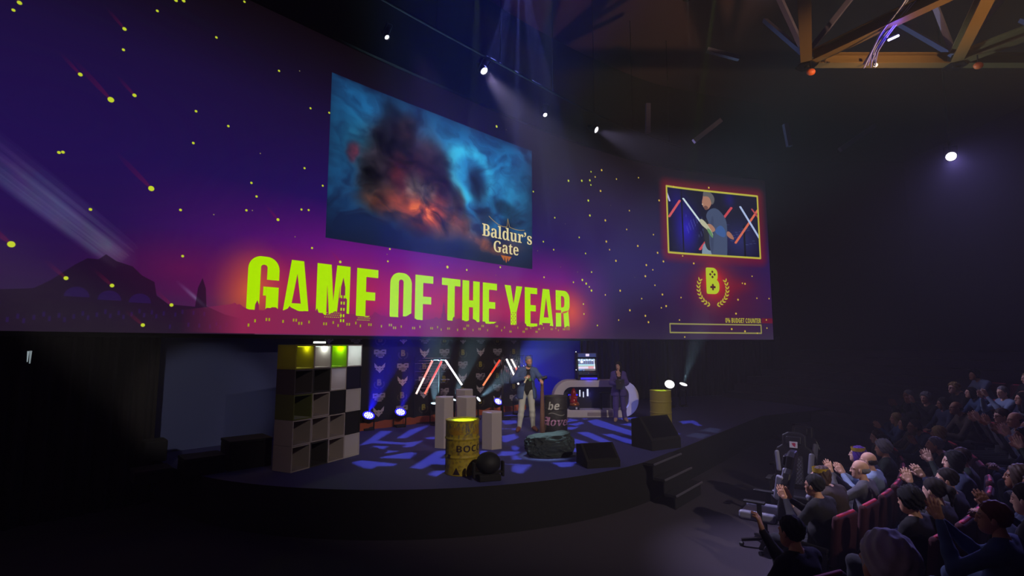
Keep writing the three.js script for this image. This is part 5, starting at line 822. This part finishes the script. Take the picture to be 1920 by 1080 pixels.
// ---------- gaming chairs on the floor before the seats ----------
function gamingChair(label, pos, turn, patch) {
  const o = thing('gaming_chair', label, 'chair', pos, turn, 'gaming chairs on the dark floor'), L = mat(0x14121a, 0.38), W = mat(0x7d7d92, 0.4);
  const prof = new THREE.Shape(); [[-.2, 0], [-.27, .18], [-.25, .36], [-.29, .5], [-.24, .62], [-.16, .68], [-.15, .84], [-.08, .88], [.08, .88], [.15, .84], [.16, .68], [.24, .62], [.29, .5], [.25, .36], [.27, .18], [.2, 0]].forEach(([x, y], i) => (i ? prof.lineTo(x, y) : prof.moveTo(x, y)));
  const tilt = (g) => g.rotateX(-0.18).translate(0, 0.5, -0.22);
  part('backrest', tilt(new THREE.ExtrudeGeometry(prof, { depth: 0.05, bevelSize: 0.03, bevelThickness: 0.03, bevelSegments: 3 }).translate(0, 0, -0.05)), L, o);
  part('stitched_panel', tilt(T(new RoundedBoxGeometry(0.25, 0.46, 0.05, 2, 0.02), 0, 0.3, 0.03)), M.quilt ??= mat(0x3a3742, 0.7, { bumpMap: QUILT, bumpScale: 0.012 }), o);
  for (const s of [-1, 1]) part('side_wing', tilt(T(new RoundedBoxGeometry(0.06, 0.34, 0.11, 2, 0.028), s * 0.245, 0.42, 0.05, 0, s * -0.35, s * -0.1)), W, o, 'pale grey side wing');
  part('headrest', tilt(T(new RoundedBoxGeometry(0.24, 0.14, 0.06, 2, 0.028), 0, 0.77, 0.05)), L, o); if (patch) part('logo_patch', tilt(T(new RoundedBoxGeometry(0.12, 0.1, 0.008, 1, 0.003), 0, 0.7, 0.085)), PATCH, o, 'white patch with a red mark');
  part('seat', T(new RoundedBoxGeometry(0.5, 0.11, 0.5, 3, 0.045), 0, 0.46, 0.05), L, o); for (const s of [-1, 1]) part('seat_bolster', T(new RoundedBoxGeometry(0.09, 0.12, 0.48, 2, 0.04), s * 0.24, 0.49, 0.05), W, o);
  for (const s of [-1, 1]) { part('armrest', [T(new RoundedBoxGeometry(0.09, 0.035, 0.28, 2, 0.015), s * 0.33, 0.7, 0.06), box(0.04, 0.26, 0.06, s * 0.33, 0.56, 0.0), box(0.12, 0.03, 0.06, s * 0.28, 0.43, 0)], M.rubber, o); }
  part('gas_column', [cyl(0.03, 0.03, 0.2, 0, 0.3, 0), cyl(0.045, 0.05, 0.12, 0, 0.18, 0)], M.steel, o); part('mechanism', box(0.2, 0.05, 0.24, 0, 0.39, 0), M.rubber, o);
  for (let i = 0; i < 5; i++) { const a = i * 1.2566 + 0.3, c = [Math.sin(a), Math.cos(a)]; part('base_leg', beam([c[0] * 0.04, 0.13, c[1] * 0.04], [c[0] * 0.32, 0.085, c[1] * 0.32], 0.05, 0.035), M.steel, o); part('caster', T(new THREE.CylinderGeometry(0.03, 0.03, 0.045, 14), 0, 0, 0, 0, 0, Math.PI / 2).rotateY(a + 1).translate(c[0] * 0.32, 0.03, c[1] * 0.32), M.rubber, o); }
  return o;
}
const QUILT = noiseTex(128, (u, v) => { const a = Math.abs(((u * 5 + v * 7) % 1) - .5), b = Math.abs((((u * 5 - v * 7) % 1) + 1) % 1 - .5); return Math.min(1, Math.min(a, b) * 5); });
const PATCH = new THREE.MeshStandardMaterial({ roughness: 0.6, map: ctex(64, 64, (c) => { c.fillStyle = '#b9b6c8'; c.fillRect(0, 0, 64, 64); c.fillStyle = '#a01c48'; c.beginPath(); c.moveTo(16, 14); c.lineTo(50, 22); c.lineTo(44, 56); c.lineTo(26, 40); c.fill(); c.fillRect(28, 12, 20, 14); }) });
gamingChair('black gaming chair nearest the stage stairs, seen dark from the side', [3.6, FLOOR_Y, -7.75], -2.2, false);
gamingChair('black gaming chair with stitched back and a white logo patch below the headrest', [4.55, FLOOR_Y, -8.75], -0.62, true);
gamingChair('black gaming chair standing hidden behind the one with the logo patch', [5.1, FLOOR_Y, -9.7], -0.9, false);

// ---------- the two people on stage ----------
{
  const J = { pelvis: [0, 1.0, 0], chest: [0.02, 1.33, 0.0], neckB: [0.035, 1.54, 0.0], head: [0.05, 1.715, 0.06], shL: [0.2, 1.48, 0], shR: [-0.17, 1.48, 0.02], elL: [0.36, 1.28, 0.16], wrL: [0.3, 1.3, 0.38], elR: [-0.34, 1.24, 0.06], wrR: [-0.1, 1.31, 0.27], hipL: [0.1, 0.96, 0], hipR: [-0.1, 0.96, 0], knL: [0.13, 0.52, 0.03], knR: [-0.14, 0.52, 0.04], anL: [0.16, 0.09, -0.08], anR: [-0.19, 0.09, 0], toL: [0.24, 0.035, 0.08], toR: [-0.25, 0.035, 0.16] };
  const b = bodyOf(J, { cell: 0.013, headRot: [0.1, 0.2, 0.05], handL: [[0.15, -0.3, 0.6], [-0.2, -1, 0.1], 1, 0.9], handR: [[0.75, 0.25, 0.3], [0.1, 0.4, -1], -1, 0.8] });
  const o = thing('person', 'smiling grey haired man in blue blazer and jeans standing on stage by the boulder', 'person', [0.37, 0.008, -13.3], 0.05);
  part('body', b.body, SKIN[1], o);
  const nk = (x, y, z) => 0.072 - Math.hypot(x - 0.035, (y - 1.6) * 0.9, z - 0.04);
  part('t_shirt', b.field(b.up, 0.012, nk, 0.013), mat(0x141216, 0.9), o, 'black t-shirt'); part('shirt_print', T(new THREE.SphereGeometry(0.075, 16, 10), 0.05, 1.3, 0.105, 0, 0, 0, [1, 1.1, 0.42]), mat(0x4e7a4a, 0.9), o, 'green print');
  const skirt = [seg([-0.09, 0.98, 0], 0.135, [0.09, 0.98, 0], 0.135), seg([-0.1, 0.86, 0], 0.13, [0.1, 0.86, 0], 0.13)];
  const open = (x, y, z) => z > 0.02 ? (0.045 + (1.52 - y) * 0.12) - Math.abs(x - 0.03) : -1;
  part('blazer', b.field([...b.up, ...b.arms, ...skirt], 0.024, (x, y, z) => Math.max(nk(x, y, z), open(x, y, z), 0.8 - y, 0.02 - Math.min(Math.hypot(x + 0.1, y - 1.31, z - 0.27), Math.hypot(x - 0.3, y - 1.3, z - 0.38)) + 0.02), 0.013), mat(0x3f5278, 0.85), o, 'blue blazer');
  for (const s of [-1, 1]) part('lapel', T(new RoundedBoxGeometry(0.05, 0.26, 0.014, 1, 0.006), 0.03 + s * 0.085, 1.36, 0.135, -0.15, s * 0.35, s * 0.2), mat(0x36476a, 0.85), o);
  part('jeans', b.field(b.legs, 0.012, null, 0.013), mat(0xa3a49e, 0.9, { bumpMap: GRAIN, bumpScale: 0.002 }), o); part('shoes', b.field(b.shoe, 0.008, (x, y) => y - 0.13, 0.013), mat(0x6a3c28, 0.6), o, 'brown shoes');
  const hr = (g) => g.clone().applyMatrix4(new THREE.Matrix4().makeRotationFromEuler(new THREE.Euler(0.1, 0.2, 0.05, 'YXZ'))).translate(...J.head);
  part('hair', hr(HAIR.short), HAIRCOL.grey, o);
  part('beard', hr(surface((x, y, z) => smax(smin(ell(x, y, z, 0, -0.05, 0.022, 0.064, 0.076, 0.072), ell(x, y, z, 0, -0.09, 0.05, 0.037, 0.031, 0.039), 0.03) - 0.003, smax(y + 0.05, -(z - 0.0), 0.005), 0.01), [-0.09, -0.15, -0.08], [0.09, 0.0, 0.13], 0.006)), mat(0x6e6662, 0.9), o);
  part('headset_microphone', hr(tube([[-0.08, 0.0, 0.0], [-0.078, -0.03, 0.05], [-0.05, -0.06, 0.1]], 0.004, 12, 5)), M.black, o);
  const tr = thing('trophy', 'small cream trophy with green band held by the man in the blazer', 'trophy', [0.35, 1.3, -12.99], 0.1); tr.rotation.z = -0.5;
  part('grip', T(lathe([[0, -0.1], [0.022, -0.1], [0.018, -0.02], [0.026, 0.04], [0.02, 0.08], [0, 0.09]], 16)), mat(0xd8cfb0, 0.5), tr); part('band', T(new THREE.TorusGeometry(0.024, 0.008, 8, 18), 0, 0.02, 0, Math.PI / 2), mat(0x6fa05a, 0.5), tr);
}
{
  const J = { pelvis: [0, 1.0, 0], chest: [0, 1.33, 0], neckB: [0, 1.52, -0.01], head: [0.0, 1.7, 0.02], shL: [0.16, 1.46, 0], shR: [-0.16, 1.46, 0], elL: [0.25, 1.18, 0.04], wrL: [0.12, 1.12, 0.27], elR: [-0.24, 1.18, 0.04], wrR: [-0.1, 1.15, 0.27], hipL: [0.09, 0.96, 0], hipR: [-0.09, 0.96, 0], knL: [0.12, 0.52, 0.03], knR: [-0.11, 0.52, 0.04], anL: [0.17, 0.09, -0.02], anR: [-0.11, 0.09, 0.02], toL: [0.22, 0.035, 0.14], toR: [-0.15, 0.035, 0.18] };
  const b = bodyOf(J, { cell: 0.014, build: 0.92, headRot: [0.05, -0.5, 0.04], handL: [[-0.7, 0.1, 0.3], [0, 0.3, -1], 1, 0.7], handR: [[0.7, 0.1, 0.3], [0, 0.3, -1], -1, 0.7] });
  const o = thing('person', 'dark haired woman in a purple trouser suit standing before the white desk', 'person', [3.02, 0.008, -15.0], -0.1); o.scale.setScalar(0.9);
  const nk = (x, y, z) => 0.08 - Math.hypot(x, (y - 1.56) * 0.8, z - 0.05), suit = mat(0x57468a, 0.85);
  part('body', b.body, SKIN[0], o); part('blouse', b.field(b.up, 0.008, (x, y, z) => Math.max(nk(x, y, z), 0.1 - Math.hypot(x, (y - 1.5) * .8, z - 0.12)), 0.014), mat(0x2a1c24, 0.9), o);
  part('blazer', b.field([...b.up, ...b.arms, seg([-0.09, 0.94, 0], 0.125, [0.09, 0.94, 0], 0.125), seg([-0.1, 0.84, 0], 0.13, [0.1, 0.84, 0], 0.13)], 0.02, (x, y, z) => Math.max(nk(x, y, z), z > 0.02 ? 0.015 + Math.max(0, y - 1.12) * 0.22 - Math.abs(x) : -1, 0.78 - y), 0.014), suit, o, 'purple blazer');
  part('trousers', b.field(b.legs.map((q, i) => { const k = q.slice(); if (i > 1) k[7] += 0.02; return k; }), 0.012, null, 0.014), suit, o, 'wide purple trousers'); part('shoes', b.field(b.shoe, 0.008, (x, y) => y - 0.12, 0.014), mat(0xb09078, 0.6), o, 'beige shoes');
  const e = new THREE.Matrix4().makeRotationFromEuler(new THREE.Euler(0.05, -0.5, 0.04, 'YXZ')); part('hair', HAIR.long.clone().applyMatrix4(e).translate(...J.head), HAIRCOL['dark brown'], o);
  const c = thing('clipboard', 'dark clipboard held by the woman in the purple suit', 'clipboard', [3.0, 1.07, -14.69], -0.1); part('board', T(new RoundedBoxGeometry(0.24, 0.3, 0.015, 1, 0.006), 0, -0.02, 0, -0.5), mat(0x141016, 0.6), c); part('clip', T(new RoundedBoxGeometry(0.08, 0.025, 0.02, 1, 0.006), 0, 0.1, -0.055, -0.5), M.chrome, c);
}
scene.traverse((o) => { if (o.isMesh) { o.castShadow = true; o.receiveShadow = true; } });
renderer.render(scene, camera);
